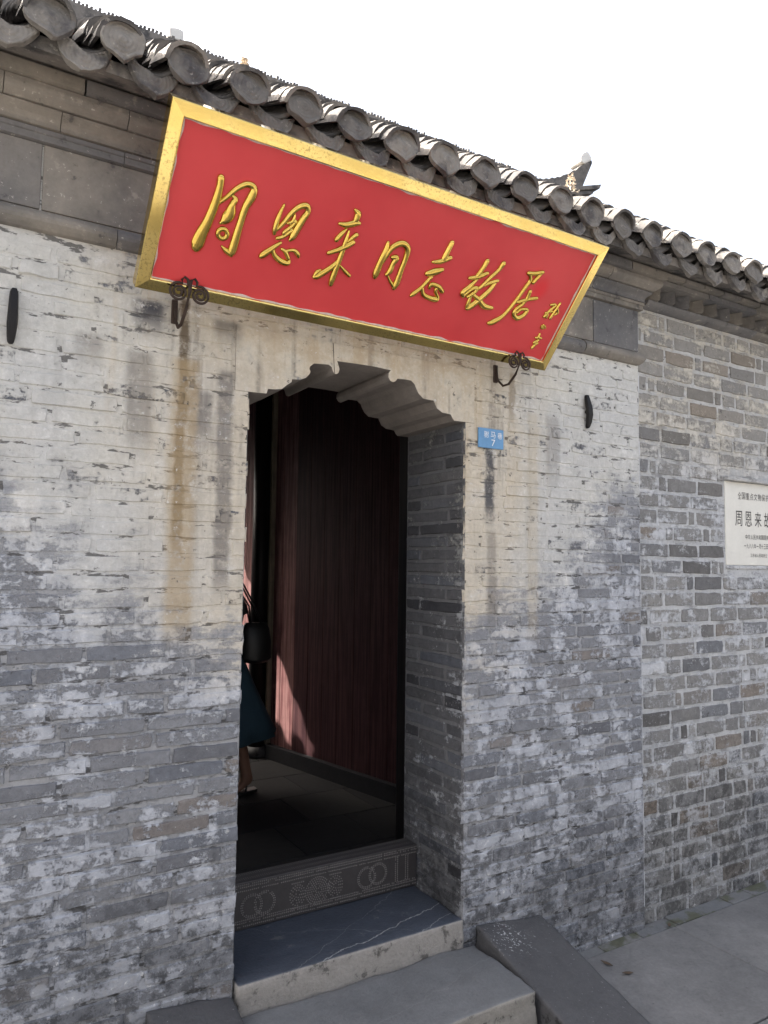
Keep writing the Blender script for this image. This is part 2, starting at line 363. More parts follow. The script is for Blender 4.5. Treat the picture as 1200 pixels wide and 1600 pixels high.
# ------------------------------------------------------------------ dimensions
XL, XR, XC = .884, 1.803, 2.856         # door jambs, right end of the portal
SPR, LINT = 2.235, 2.46                 # springing of the carved arch, top of its blocks
DEPTH = .425; ZF = .30                  # wall thickness, floor level
XW0, XW1 = -2.4, 5.6
SY = .025                               # face of the side wall

gate = thing('gatehouse', 'old grey brick gatehouse with carved arched doorway and curved tile eaves', 'gatehouse', (1.34, .2, 0))
pw = MB()
pw.box((XW0, 0, -.1), (XL-.007, DEPTH, 3.08)); pw.box((XR+.007, 0, -.1), (XC, DEPTH, 3.08)); pw.box((XL-.0065, .001, LINT), (XR+.0065, DEPTH-.001, 3.079))
portal = pw.build('portal_wall', M_MORT, gate)

# ------------------------------------------------------------------ bricks
def brick_geo(w, h, proud, seed, jit=.0032):
    """front face, worn rim and sides of one brick, centred, face at y = -proud"""
    r = random.Random(seed); nx, nz = (4, 2) if w > .09 else (2, 2)
    v, f = [], []; bevw = min(.006, h*.14)
    ax, az, al = r.uniform(-1, 1), r.uniform(-1, 1), r.uniform(-1, 1)
    for ring in (0, 1):
        for j in range(nz+1):
            for i in range(nx+1):
                x = (i/nx-.5)*w; z = (j/nz-.5)*h
                on = i in (0, nx) or j in (0, nz)
                if ring == 0:
                    x *= 1-2*bevw/w; z *= 1-2*bevw/h
                    yy = -proud+r.uniform(-.0007, .0007)*(1 if on else .6)+proud*.22*(ax*x/w+az*z/h)
                    if on: x += r.uniform(-jit, jit); z += r.uniform(-jit, jit)
                    if on and i in (0, nx) and j in (0, nz) and r.random() < .3: x *= .95; z *= .86
                elif on:
                    x += r.uniform(-jit, jit)*.8; z += r.uniform(-jit, jit)*.8; yy = .006
                else: continue
                v.append((x, yy, z+al*.0012*x/w*10*h))
    idx = {}; k = (nx+1)*(nz+1)
    for j in range(nz+1):
        for i in range(nx+1):
            if i in (0, nx) or j in (0, nz): idx[(i, j)] = k; k += 1
    q = lambda i, j: j*(nx+1)+i
    for j in range(nz):
        for i in range(nx): f.append((q(i, j), q(i+1, j), q(i+1, j+1), q(i, j+1)))
    loop = [(i, 0) for i in range(nx)]+[(nx, j) for j in range(nz)]+[(i, nz) for i in range(nx, 0, -1)]+[(0, j) for j in range(nz, 0, -1)]
    for a, b in zip(loop, loop[1:]+loop[:1]): f.append((q(*a), idx[a], idx[b], q(*b)))
    return v, f
def place(v, c, face):
    c = Vector(c)
    if face == 'front': return [Vector(p)+c for p in v]
    s = -1 if face == 'left' else 1                      # bricks on the jambs look along -X / +X
    return [Vector((-s*p[1]*-1 if False else s*(-p[1]), -s*p[0], p[2]))+c for p in v] if False else \
           [Vector((-p[1], p[0], p[2]))+c for p in v] if s == 1 else [Vector((p[1], -p[0], p[2]))+c for p in v]
def run(x0, x1, lens, gap, r, off):
    """brick intervals filling x0..x1"""
    out = []; x = x0-off
    while x < x1-.012:
        L = r.choice(lens); a, b = max(x, x0), min(x+L, x1)
        if x1-b < .05: b = x1
        if b-a > .022: out.append((a, b))
        x += L+gap
        if b == x1: break
    return out
SIGN_PX = [(205, 450), (855, 580), (952, 385), (275, 152)]
def inside(p, poly):
    c = False
    for i in range(len(poly)):
        (xa, ya), (xb, yb) = poly[i], poly[i-1]
        if (ya > p[1]) != (yb > p[1]) and p[0] < (xb-xa)*(p[1]-ya)/(yb-ya)+xa: c = not c
    return c
def size_in_view(c, w, h, face):
    c = Vector(c); d = Vector((w/2, 0, 0)) if face == 'front' else Vector((0, w/2, 0))
    p = toPx(c); a = toPx(c-d); b = toPx(c+d); u = toPx(c+Vector((0, 0, h)))
    if not (-20 < p[0] < 1220 and -20 < p[1] < 1620) or inside(p, SIGN_PX): return 0
    return abs(b[0]-a[0])*abs(u[1]-p[1])
def lay(bricks, parent, mat, limit=300):
    """bricks: (centre, w, h, proud, face, tone, hue, seed)"""
    order = sorted(range(len(bricks)), key=lambda i: -size_in_view(*bricks[i][:3], bricks[i][4]))
    keep = set(order[:limit]); rest, restj = MB(), MB()
    for i, (c, w, h, pr, face, tone, hue, seed) in enumerate(bricks):
        v, f = brick_geo(w, h, pr, seed)
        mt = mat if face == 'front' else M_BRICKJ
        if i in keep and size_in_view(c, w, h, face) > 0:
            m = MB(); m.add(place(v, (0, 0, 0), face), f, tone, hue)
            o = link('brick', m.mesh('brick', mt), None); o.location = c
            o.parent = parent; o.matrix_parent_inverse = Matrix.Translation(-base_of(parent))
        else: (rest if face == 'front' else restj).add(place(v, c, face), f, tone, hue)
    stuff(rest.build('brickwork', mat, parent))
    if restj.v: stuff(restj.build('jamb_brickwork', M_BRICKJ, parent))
BASE[portal.name] = Vector((0, 0, 0))

def tones(r, dark=.18):
    t = r.betavariate(3.4, 2.6)
    if r.random() < dark*.7: t = r.uniform(0, .3)
    return t, r.random()
bl = []; r = random.Random(11); PITCHB = .0545
for k in range(0, 49):
    z = (k+.5)*PITCHB-.02
    if z > 2.615: break
    upper = min(1, max(0, (z-1.1)/.6))
    spans = [(XW0+.02, XL-.003), (XR+.003, XC-.004)] if z < LINT+.02 else [(XW0+.02, XC-.004)]
    if SPR < z < LINT+.02: spans = [(XW0+.02, XL-.06), (XR+.055, XC-.004)]
    for (a, b) in spans:
        if z < SPR: a, b = (a, XL+r.uniform(-.007, .003)) if a < 0 else (XR+r.uniform(-.003, .007), b)
        for (p, q) in run(a, b, (.245, .245, .24, .118, .21), .0055, r, r.uniform(0, .2)):
            t, hu = tones(r, .14)
            pr = .0052-.0028*upper+r.uniform(-.0012, .0016)
            if r.random() < .05: pr += .003
            bl.append(((((p+q)/2), 0, z+.0025*math.sin((p+q)*2.1+k)), q-p, PITCHB-r.uniform(.0035, .0085), pr, 'front', t, hu, r.randint(0, 1 << 30)))
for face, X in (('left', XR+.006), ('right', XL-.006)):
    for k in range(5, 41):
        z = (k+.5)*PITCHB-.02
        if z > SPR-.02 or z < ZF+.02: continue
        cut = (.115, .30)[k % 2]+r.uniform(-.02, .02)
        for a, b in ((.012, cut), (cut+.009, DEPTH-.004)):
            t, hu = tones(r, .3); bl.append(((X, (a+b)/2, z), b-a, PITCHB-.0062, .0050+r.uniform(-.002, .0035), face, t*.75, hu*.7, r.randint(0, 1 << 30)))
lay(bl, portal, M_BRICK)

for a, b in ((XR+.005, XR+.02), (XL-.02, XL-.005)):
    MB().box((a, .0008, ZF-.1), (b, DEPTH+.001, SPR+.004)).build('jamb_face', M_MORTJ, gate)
# carved blocks of the arch (profile read off the photograph, in metres on the wall face)
ARCH = [(XL, SPR), (.943, 2.237), (.948, 2.254), (.975, 2.256), (1.0, 2.261), (1.02, 2.279), (1.036, 2.29), (1.038, 2.301), (1.069, 2.304), (1.091, 2.314), (1.104, 2.328),
        (1.109, 2.339), (1.104, 2.348), (1.107, 2.358), (1.122, 2.371), (1.147, 2.373), (1.181, 2.376), (1.194, 2.368), (1.198, 2.354), (1.204, 2.346), (1.214, 2.345), (1.222, 2.352), (1.226, 2.366), (1.221, 2.382),
        (1.216, 2.394), (1.30, 2.397), (1.38, 2.398), (1.446, 2.395), (1.437, 2.382), (1.436, 2.366), (1.445, 2.354), (1.458, 2.350), (1.470, 2.356), (1.477, 2.366), (1.51, 2.369), (1.540, 2.368), (1.556, 2.356), (1.565, 2.338), (1.576, 2.321),
        (1.598, 2.305), (1.625, 2.303), (1.648, 2.303), (1.655, 2.290), (1.664, 2.274), (1.69, 2.260), (1.712, 2.259), (1.732, 2.257), (1.741, 2.243), (1.750, 2.234), (XR, SPR)]
split = [i for i, p in enumerate(ARCH) if p == (1.204, 2.346)][0]
for poly in (ARCH[:split+1]+[(1.196, LINT), (XL-.055, LINT), (XL-.055, SPR)], [(1.2065, 2.3455)]+ARCH[split+1:]+[(XR+.05, SPR), (XR+.05, LINT), (1.199, LINT)]):
    m = MB(); m.prism(poly, -.0032, DEPTH+.002, .9, .5)
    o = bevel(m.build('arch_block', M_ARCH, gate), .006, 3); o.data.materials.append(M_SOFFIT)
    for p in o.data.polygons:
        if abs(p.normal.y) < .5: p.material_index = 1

# ------------------------------------------------------------------ cornice of the portal
corn = MB().box((XW0, .004, 3.078), (XC-.001, DEPTH, 3.10)).build('cornice', M_CORN, gate); BASE[corn.name] = Vector((0, 0, 0))
def moulding(profile, name, seglen, x0, x1, parent, mat, ret=None, r=random.Random(5), y_wall=0.0, gap=.0022):
    """run of moulded bricks; profile of (projection, height) from bottom to top; the last one returns round the corner"""
    x = x0
    while x < x1-.01:
        b = min(x+seglen*r.uniform(.9, 1.1), x1)
        if x1-b < seglen*.3: b = x1
        last = b >= x1 and ret is not None
        n = len(profile); v = []; dz = r.uniform(-.0015, .0015); dp = r.uniform(-.0015, .002)
        ends = [lambda p: x+gap/2, (lambda p: x1+p) if last else (lambda p: b-gap/2)]
        for e in ends: v += [(e(p), y_wall-p-dp, z+dz) for p, z in profile]
        f = [(i, i+n, i+1+n, i+1) for i in range(n-1)]
        if last:
            v += [(x1+p, ret, z+dz) for p, z in profile]; f += [(i+n, i+2*n, i+1+2*n, i+1+n) for i in range(n-1)]
        v += [(ends[0](0), y_wall+.02, profile[0][1]), (ends[0](0), y_wall+.02, profile[-1][1]), (ends[1](0), y_wall+.02, profile[0][1]), (ends[1](0), y_wall+.02, profile[-1][1])]
        k = len(v)-4
        f += [tuple(range(n))+(k+1, k), tuple(range(2*n-1, n-1, -1))+(k+2, k+3), (n-1, 2*n-1, k+3, k+1), (n, 0, k, k+2)]
        m = MB(); m.add(v, f, r.random()*(1 if name == 'eaves_brick' else .78), r.random()); m.build(name, mat, parent); x = b
frz = 2.632
arcp = lambda p0, z0, p1, z1, n, bulge: [(p0+(p1-p0)*t+bulge*math.sin(t*math.pi), z0+(z1-z0)*t) for t in [i/n for i in range(n+1)]]
moulding([(.0, frz-.004)]+arcp(.012, frz, .012, frz+.058, 6, .020)+[(.0, frz+.062)], 'roll_moulding', .34, XW0, XC-.012, corn, M_CORN, SY)
r = random.Random(3); x = XW0
while x < XC-.02:
    b = min(x+r.choice((.185, .30, .37)), XC)
    if XC-b < .1: b = XC
    m = MB(); m.box((x+.0025, -.006-r.uniform(0, .002), frz+.064), (b-.0025, .02, 2.898), r.uniform(0, .4), r.random()); bevel(m.build('frieze_slab', M_CORN, corn), .003); x = b
moulding([(.004, 2.899), (.019, 2.901), (.019, 2.921), (.024, 2.923), (.024, 2.936), (.006, 2.938)], 'fillet_moulding', .40, XW0, XC, corn, M_CORN, SY)
moulding([(.012, 2.939)]+arcp(.026, 2.941, .050, 2.982, 6, -.012)+[(.050, 2.988), (.012, 2.990)], 'cavetto_moulding', .33, XW0, XC, corn, M_CORN, SY)
moulding([(.03, 2.991)]+arcp(.056, 2.993, .083, 3.036, 6, .012)+[(.083, 3.040), (.03, 3.042)], 'ovolo_moulding', .36, XW0, XC, corn, M_CORN, SY)
moulding([(.05, 3.043), (.098, 3.045), (.098, 3.099), (.05, 3.101)], 'eaves_brick', .24, XW0, XC+.002, corn, M_CORN, SY, gap=.006)

# ------------------------------------------------------------------ side wall
side = thing('side_wall', 'plain grey brick wall with pale mortar and sawtooth cornice adjoining the gatehouse', 'wall', (4.2, SY+.1, 0))
core = MB().box((XC+.001, SY, -.1), (XW1, SY+.3, 3.07)).build('wall_core', M_MORT2, side)
BASE[core.name] = Vector((0, 0, 0))
bl = []; r = random.Random(23); P2 = .0815; PLQ = (3.555, 4.135, 1.674, 2.122)
for k in range(0, 36):
    z = (k+.5)*P2-.01
    if z > 2.92: break
    for (p, q) in run(XC+.012, XW1-.02, (.222, .222, .226, .222, .108, .050), .0125, r, r.uniform(0, .15)):
        if q > PLQ[0]-.01 and p < PLQ[1]+.01 and PLQ[2]-.035 < z < PLQ[3]+.05:
            if p < PLQ[0]-.05: q = PLQ[0]-.015
            else: continue
        t, hu = tones(r, .22)
        bl.append(((((p+q)/2), SY, z+.002*math.sin(p*3+k)), q-p, P2-r.uniform(.009, .015), .0042+r.uniform(-.0015, .002), 'front', t, hu, r.randint(0, 1 << 30)))
lay(bl, core, M_BRICK2)
fm = MB(); r = random.Random(41)
for k in range(36):
    a = .01+k*.0805; fm.box((XC+.0005, SY-.016-r.uniform(0, .006), a), (XC+.006+r.uniform(0, .010), SY+.004, a+.0795))
bevel(fm.build('mortar_fillet', M_FILLET, side), .003)
scn = MB().box((XC+.10, SY+.004, 3.068), (XW1, SY+.3, 3.09)).build('cornice', M_CORN, side); BASE[scn.name] = Vector((0, 0, 0))
moulding([(.0, 2.934)]+arcp(.012, 2.936, .046, 2.958, 4, .006)+[(.046, 2.967), (.0, 2.969)], 'string_moulding', .42, XC+.055, XW1, scn, M_CORN, None, y_wall=SY)
x = XC+.115; r = random.Random(9)
while x < XW1:                                       # bricks set cornerwise
    a = .052; m = MB()
    m.add([(x-a, SY+.02, 2.970), (x, SY-a-.018, 2.970), (x+a, SY+.02, 2.970), (x-a, SY+.02, 3.036), (x, SY-a-.018, 3.036), (x+a, SY+.02, 3.036)],
          [(0, 1, 4, 3), (1, 2, 5, 4), (3, 4, 5), (2, 1, 0)], r.random()*.7, r.random()); m.build('sawtooth_brick', M_CORN, scn); x += .112
moulding([(.0, 3.037), (.088, 3.039), (.088, 3.064), (.0, 3.066)], 'cover_slab', .38, XC+.105, XW1, scn, M_CORN, None, y_wall=SY, gap=.003)
moulding([(.04, 3.067), (.115, 3.069), (.125, 3.112), (.04, 3.114)], 'eaves_brick', .16, XC+.105, XW1, scn, M_CORN, None, y_wall=SY, gap=.007)

# ------------------------------------------------------------------ roof
SL = .656; SA = math.atan(SL); EY, EZ = -.245, 3.098; RY = 1.70; BY = 3.84
rz = lambda Y: EZ+(Y-EY)*SL
XG = 4.30                                            # end of the ridge
rm = MB(); rb = rz(RY)
rm.add([(XW0, EY+.03, EZ-.045), (XW1, EY+.03, EZ-.045), (XW1, EY+.03, EZ-.005), (XW0, EY+.03, EZ-.005), (XW0, -.05, EZ-.001), (XW1, -.05, EZ-.001)], [(0, 1, 2, 3), (0, 4, 5, 1)])
rm.add([(XW0, EY+.03, EZ-.004), (XG+.05, EY+.03, EZ-.004), (XG+.05, RY, rb), (XW0, RY, rb), (XG+.05, BY, rb-(BY-RY)*SL), (XW0, BY, rb-(BY-RY)*SL)], [(0, 1, 2, 3), (3, 2, 4, 5)])
rm.add([(XW0, EY+.12, EZ-.03), (XG+.04, EY+.12, EZ-.03), (XG+.04, RY, rb-.1), (XW0, RY, rb-.1), (XG+.04, BY, rb-.08-(BY-RY)*SL), (XW0, BY, rb-.08-(BY-RY)*SL)], [(3, 2, 1, 0), (5, 4, 2, 3)])
roof = rm.build('roof', M_TILE, gate); BASE[roof.name] = Vector((0, 0, 0))
PT = .190; CAP0 = .185
def arc_tile(rad, th, L, a0, a1, taper=.94, n=8, flip=1):
    v, f = [], []
    for (yy, k) in ((0, 1.0), (L, taper)):
        for rr in (rad*k, rad*k-th):
            for i in range(n+1):
                a = a0+(a1-a0)*i/n; v.append((rr*math.cos(a), yy, flip*(rr*math.sin(a))))
    m = n+1
    for i in range(n):
        f += [(i, i+1, 2*m+i+1, 2*m+i), (m+i+1, m+i, 3*m+i, 3*m+i+1), (i+1, i, m+i, m+i+1), (2*m+i, 2*m+i+1, 3*m+i+1, 3*m+i)]
    f += [(0, 2*m, 3*m, m), (n, m+n, 3*m+n, 2*m+n)]
    if flip < 0: f = [tuple(reversed(q)) for q in f]
    return v, f
cov_v, cov_f = arc_tile(.071, .011, .21, R(4), R(176), .93, 10)
pan_v, pan_f = arc_tile(.085, .012, .22, R(25), R(155), .95, 8, -1)
def relief(outline, th, inset=.80, sink=.001, boss=.006, name='tile_end'):
    """worn end plate: rim, sunk field and a boss, facing -Y"""
    n = len(outline); cx = sum(p[0] for p in outline)/n; cz = sum(p[1] for p in outline)/n; v = []
    v += [(p[0], th, p[1]) for p in outline]; v += [(p[0], 0, p[1]) for p in outline]
    for k, yy in ((.93, -.0015), (inset, sink), (.45, sink-.003), (.2, sink-boss)): v += [(cx+(p[0]-cx)*k, yy, cz+(p[1]-cz)*k) for p in outline]
    v.append((cx, sink-boss-.003, cz)); f = []
    for ring in range(5): f += [(ring*n+i, ring*n+(i+1) % n, (ring+1)*n+(i+1) % n, (ring+1)*n+i) for i in range(n)]
    f += [(5*n+i, 5*n+(i+1) % n, 6*n) for i in range(n)]; f.append(tuple(range(n-1, -1, -1)))
    return v, f
cap_out = [(.064*math.cos(a), .056*math.sin(a)-.002) for a in [R(6+i*168/10) for i in range(11)]]
cap_out += [(-.060, -.014), (-.050, -.032), (-.034, -.047), (-.016, -.058), (0, -.064), (.016, -.058), (.034, -.047), (.050, -.032), (.060, -.014)]
cap_out = cap_out[::-1]; cap_out = cap_out[::-1]
drip_out = [(.078, .046), (.058, .022), (.034, .008), (0, .002), (-.034, .008), (-.058, .022), (-.078, .046), (-.072, .014), (-.058, -.014), (-.042, -.034), (-.020, -.048), (0, -.058), (.020, -.048), (.042, -.034), (.058, -.014), (.072, .014)]
cv, cf = relief(cap_out, .016); dv, df = relief(drip_out, .016)
def variants(v, f, mat, name, k=5, amp=.004, smooth=True):
    out = []
    for q in range(k):
        vv = [Vector(p)+Vector((mnoise.noise(Vector(p)*22+Vector((q*9, 0, 3)))*amp, mnoise.noise(Vector(p)*26+Vector((0, q*7, 0)))*amp*.8, mnoise.noise(Vector(p)*24+Vector((2, 5, q*11)))*amp)) for p in v]
        me = mesh(name, vv, f, mat, smooth); me.set_sharp_from_angle(angle=R(32)); out.append(me)
    return out
CAPS = variants(cv, cf, M_TEND, 'eave_cap_tile', 7, .011)
DRIPS = variants(dv, df, M_TEND, 'drip_tile', 7, .011)
COVS = variants(cov_v, cov_f, M_TILE, 'cover_tile', 4, .006)
r = random.Random(31); rest_c, rest_p = MB(), MB()
def xf(v, loc, rot):
    mt = Matrix.Translation(loc) @ rot; return [mt @ Vector(p) for p in v]
i0 = int((XW0-CAP0)/PT)+1; i1 = int((XW1-CAP0)/PT)
for i in range(i0, i1):
    X = CAP0+i*PT+r.uniform(-.006, .006); vis = 0 <= i <= 19
    link('eave_cap_tile', r.choice(CAPS), roof, (X, EY-.016+r.uniform(-.008, .008), EZ+.038+r.uniform(-.005, .005)), (R(-8+r.uniform(-5, 5)), R(r.uniform(-7, 7)), R(r.uniform(-5, 5))))
    link('drip_tile', r.choice(DRIPS), roof, (X+PT/2+r.uniform(-.006, .006), EY+.012+r.uniform(-.006, .006), EZ-.026+r.uniform(-.005, .005)), (R(-10+r.uniform(-6, 6)), R(r.uniform(-7, 7)), R(r.uniform(-5, 5))))
    layers = 34 if X < XG else 6
    for k in range(layers):
        s = (-.008 if k == 0 else -.014)+k*.058+r.uniform(-.009, .009)*(k > 0)
        Y = EY+s*math.cos(SA); Z = EZ+s*math.sin(SA)+.030
        if Y > RY-.05: break
        rot = Matrix.Rotation(SA-R(8)+r.uniform(-.015, .015), 4, 'X') @ Matrix.Rotation(r.uniform(-.05, .05), 4, 'Z') @ Matrix.Rotation(r.uniform(-.06, .06), 4, 'Y')
        loc = Vector((X+r.uniform(-.005, .005), Y, Z+r.uniform(-.002, .003)))
        if vis and k < 7:
            o = link('cover_tile', COVS[r.randrange(4)], roof); o.location = loc; o.rotation_euler = rot.to_euler()
        else: rest_c.add(xf(cov_v, loc, rot), cov_f)
        rest_p.add(xf(pan_v, Vector((X+PT/2, Y+.01, EZ+(Y-EY)*SL+.072)), Matrix.Rotation(SA-R(5), 4, 'X')), pan_f)
stuff(rest_c.build('cover_tiles', M_TILE, roof, True)); stuff(rest_p.build('pan_tiles', M_TILE, roof, True))
# back slope: a single row of eave ends casts the toothed shadow indoors
bs = MB(); i = 0; x = -1.0
while x < 4.3:
    v = xf(cv, Vector((x, BY+.02, rb-(BY-RY)*SL+.02)), Matrix.Rotation(math.pi, 4, 'Z')); bs.add(v, cf)
    v = xf(dv, Vector((x+PT/2, BY+.01, rb-(BY-RY)*SL-.05)), Matrix.Rotation(math.pi, 4, 'Z')); bs.add(v, df); x += PT
stuff(bs.build('rear_eave_tiles', M_TILE, roof))
# ridge of upright tiles with an upturned end
RT = 4.605
ridge = MB().box((XW0, RY-.07, rb-.06), (3.80, RY+.07, RT-.022)).build('ridge', M_TILE, gate); BASE[ridge.name] = Vector((0, 0, 0))
tm = MB(); x = XW0; r = random.Random(2)
while x < 3.72:
    hh = .058+r.uniform(-.009, .009); t = .015
    tm.add([(x, RY-.06, RT-.055), (x+t, RY-.06, RT-.055), (x+t, RY+.06, RT-.055), (x, RY+.06, RT-.055), (x+.012, RY-.055, RT-.055+hh), (x+.012+t, RY-.055, RT-.055+hh), (x+.012+t, RY+.055, RT-.055+hh), (x+.012, RY+.055, RT-.055+hh)],
           [(3, 2, 1, 0), (4, 5, 6, 7), (0, 1, 5, 4), (1, 2, 6, 5), (2, 3, 7, 6), (3, 0, 4, 7)]); x += .0205+r.uniform(-.002, .004)
stuff(tm.build('upright_tiles', M_TILE, ridge))
pz = lambda pts, Y: [tuple(onY(a, b, Y).xz) for a, b in pts]
def jag(pts, step, amp, rr):
    out = []
    for (a, b) in zip(pts, pts[1:]):
        n = max(1, int(math.dist(a, b)/step))
        for q in range(n): out.append((a[0]+(b[0]-a[0])*q/n, a[1]+(b[1]-a[1])*q/n+(amp if q % 2 else -amp)))
    return out+[pts[-1]]
hp = jag([(826, 284), (845, 284), (862, 282), (876, 278), (888, 272), (900, 264), (916, 255)], 4, 1.0, rnd)+[(917, 260), (899, 304), (826, 312)]
bevel(MB().prism(pz(hp, RY)[::-1], RY-.06, RY+.06).build('upturned_end', M_TILE, ridge), .006)
bevel(MB().prism(pz([(898, 258), (898, 249), (902, 243), (907, 241), (913, 246), (917, 254), (914, 257), (905, 262)], RY)[::-1], RY-.065, RY+.065).build('lime_cap', M_LIME, ridge), .015, 3)
for q, pts in enumerate(([(862, 302), (924, 297), (921, 304), (862, 308)], [(862, 309), (915, 305), (912, 311), (862, 315)], [(862, 316), (909, 312), (900, 330), (862, 330)])):
    bevel(MB().prism(pz(pts, RY)[::-1], RY-.11+.012*q, RY+.11).build('ridge_plinth', M_TILE, ridge), .005)
for a, b in (((262, 56), (284, 70)),):
    bevel(MB().prism(pz([(261, 66), (261, 50), (272, 51), (284, 57), (284, 74)], RY)[::-1], RY-.05, RY+.05).build('lime_block', M_LIME, ridge), .01)

# ------------------------------------------------------------------ dry weeds on the tiles
def weed(label, base, h, w, seed):
    t = thing('dry_weed', label, 'weed', base); r = random.Random(seed); b = Vector(base)
    MB().tube([b-Vector((0, 0, .02)), b+Vector((.002, 0, h*.5)), b+Vector((-.001, 0, h))], [.004, .003, .001], 6).build('stem', M_STRAW, t)
    m = MB()
    for i in range(110):
        u = r.random(); z = h*(.12+.86*u); rr = w*(1-u)**.8*r.uniform(.3, 1); a = r.random()*math.tau
        p = b+Vector((rr*math.cos(a), rr*math.sin(a), z)); d = Vector((math.cos(a), math.sin(a), r.uniform(-.2, .9))).normalized()*r.uniform(.006, .016); s = d.cross(Vector((r.random(), r.random(), r.random()))).normalized()*.004
        m.add([p, p+d+s, p+d*1.3, p+d-s], [(0, 1, 2, 3)])
    m.build('bract', M_STRAW, t)
weed('pale dried weed spike growing between roof tiles below the upturned ridge end', onY(891, 309, -.02), .105, .034, 4)
weed('tiny dried weed sprig on the roof tiles above the red signboard', onY(382, 112, .1), .045, .006, 5)

# ------------------------------------------------------------------ signboard
S0 = Vector((.467, -.12, 2.473)); SW, SH = 1.6835, .538; ST, SYW = .7148, .0096
su = Vector((math.cos(SYW), math.sin(SYW), 0)); sn0 = Vector((-math.sin(SYW), math.cos(SYW), 0))
sv = -sn0*math.sin(ST)+Vector((0, 0, 1))*math.cos(ST); sn = su.cross(sv)          # sn points to the viewer
sgn = thing('signboard', 'red signboard with gilt frame and raised gilt Chinese characters over the doorway', 'sign', S0+su*SW/2)
SP = lambda u, v, n=0.0: S0+su*u+sv*v+sn*n
def onSign(px, py, n=0.0):
    rr = ray(px, py); o = SP(0, 0, n); t = (o-CAM).dot(sn)/rr.dot(sn); q = CAM+rr*t-S0
    return q.dot(su), q.dot(sv)
FW, PD = .043, -.012                                         # frame width, depth of the red board behind the frame
pb = MB(); pb.add([SP(FW-.01, FW-.01, PD), SP(SW-FW+.01, FW-.01, PD), SP(SW-FW+.01, SH-FW+.01, PD), SP(FW-.01, SH-FW+.01, PD), SP(FW-.01, FW-.01, -.035), SP(SW-FW+.01, FW-.01, -.035), SP(SW-FW+.01, SH-FW+.01, -.035), SP(FW-.01, SH-FW+.01, -.035)],
                  [(0, 1, 2, 3), (7, 6, 5, 4), (1, 0, 4, 5), (2, 1, 5, 6), (3, 2, 6, 7), (0, 3, 7, 4)])
board = pb.build('red_board', M_RED, sgn)
prof = [(0.0, -.050), (0.0, -.007), (.002, -.0035), (.034, .002), (.037, .002), (.0395, .0), (.040, -.013)]   # (inset, height) of the gilt bevel
rect = lambda d: [(d, d), (SW-d, d), (SW-d, SH-d), (d, SH-d)]
for k in range(4):
    v, f = [], []; n = len(prof)
    for e in (k, (k+1) % 4): v += [SP(*rect(d)[e], h) for d, h in prof]
    f = [(i, i+n, i+1+n, i+1) for i in range(n-1)]
    v += [SP(*rect(.039)[k], -.048), SP(*rect(.039)[(k+1) % 4], -.048)]; f += [(n-1, 2*n-1, 2*n+1, 2*n), (0, 2*n, 2*n+1, n)]
    m = MB(); m.add(v, f); m.build('frame_rail', M_GOLD, sgn)
# flaking pale edge where board meets frame
em = MB(); r = random.Random(12)
for k in range(4):
    a, b = Vector(rect(.0395)[k]), Vector(rect(.0395)[(k+1) % 4]); L = (b-a).length; nrm = Vector((-(b-a).y, (b-a).x))/L; n = int(L/.012)
    w = [max(.0008, .0045+.006*mnoise.noise(Vector((i*.23, k*9, 1)))) for i in range(n+1)]
    for i in range(n):
        p, q = a+(b-a)*(i/n), a+(b-a)*((i+1)/n); p2, q2 = p+nrm*w[i], q+nrm*w[i+1]
        em.add([SP(*p, PD+.003), SP(*q, PD+.003), SP(*q2, PD+.0006), SP(*p2, PD+.0006)], [(0, 1, 2, 3)])
em.build('flaked_edge', M_PAINT, sgn)

def smooth_path(pts, n=6):
    out = []
    for i in range(len(pts)-1):
        p0, p1, p2, p3 = (Vector(pts[max(i-1, 0)]), Vector(pts[i]), Vector(pts[i+1]), Vector(pts[min(i+2, len(pts)-1)]))
        for k in range(n):
            t = k/n; out.append(.5*((2*p1)+(p2-p0)*t+(2*p0-5*p1+4*p2-p3)*t*t+(3*p1-p0-3*p2+p3)*t**3))
    return out+[Vector(pts[-1])]
def brush(m, pts, conv, scale, k, hmax=.011):
    """one raised brush stroke: path with half widths (crop pixels), rounded ends, ridged top"""
    path = [(*onSign(*conv(p[0], p[1]), PD), p[2]) for p in pts]
    pxm = k
    path = [Vector((u, v, w*pxm)) for u, v, w in path]
    pth = smooth_path(path, 5)
    d0 = (pth[0]-pth[1]); d1 = (pth[-1]-pth[-2])
    for d, at in ((d0, 0), (d1, -1)):
        q = Vector((d.x, d.y)).normalized() if (d.x or d.y) else Vector((1, 0)); e = pth[at]; w = max(e.z, .0008)
        caps = [Vector((e.x+q.x*w*s, e.y+q.y*w*s, w*c)) for s, c in ((.5, .86), (.85, .5), (.98, .12))]
        if at == 0: pth = caps[::-1]+pth
        else: pth = pth+caps
    v, f = [], []; S = ((-1, 0), (-.92, .55), (-.45, .92), (0, 1.0), (.45, .92), (.92, .55), (1, 0))
    for i, p in enumerate(pth):
        a, b = pth[max(i-1, 0)], pth[min(i+1, len(pth)-1)]; t = Vector((b.x-a.x, b.y-a.y)); t = t.normalized() if t.length > 1e-9 else Vector((1, 0)); nn = Vector((-t.y, t.x)); w = max(p.z, .0006)
        hh = min(hmax, .003+w*.75)
        v += [SP(p.x+nn.x*w*s, p.y+nn.y*w*s, PD-.001+.001*(c > 0)+hh*c) for s, c in S]
    n = len(S)
    for i in range(len(pth)-1): f += [(i*n+j+1, i*n+j, (i+1)*n+j, (i+1)*n+j+1) for j in range(n-1)]
    f += [tuple(range(n)), tuple((len(pth)-1)*n+j for j in range(n-1, -1, -1))]
    m.add(v, f)
c6 = lambda x, y: (280+x/3.5294, 250+y/3.5294)
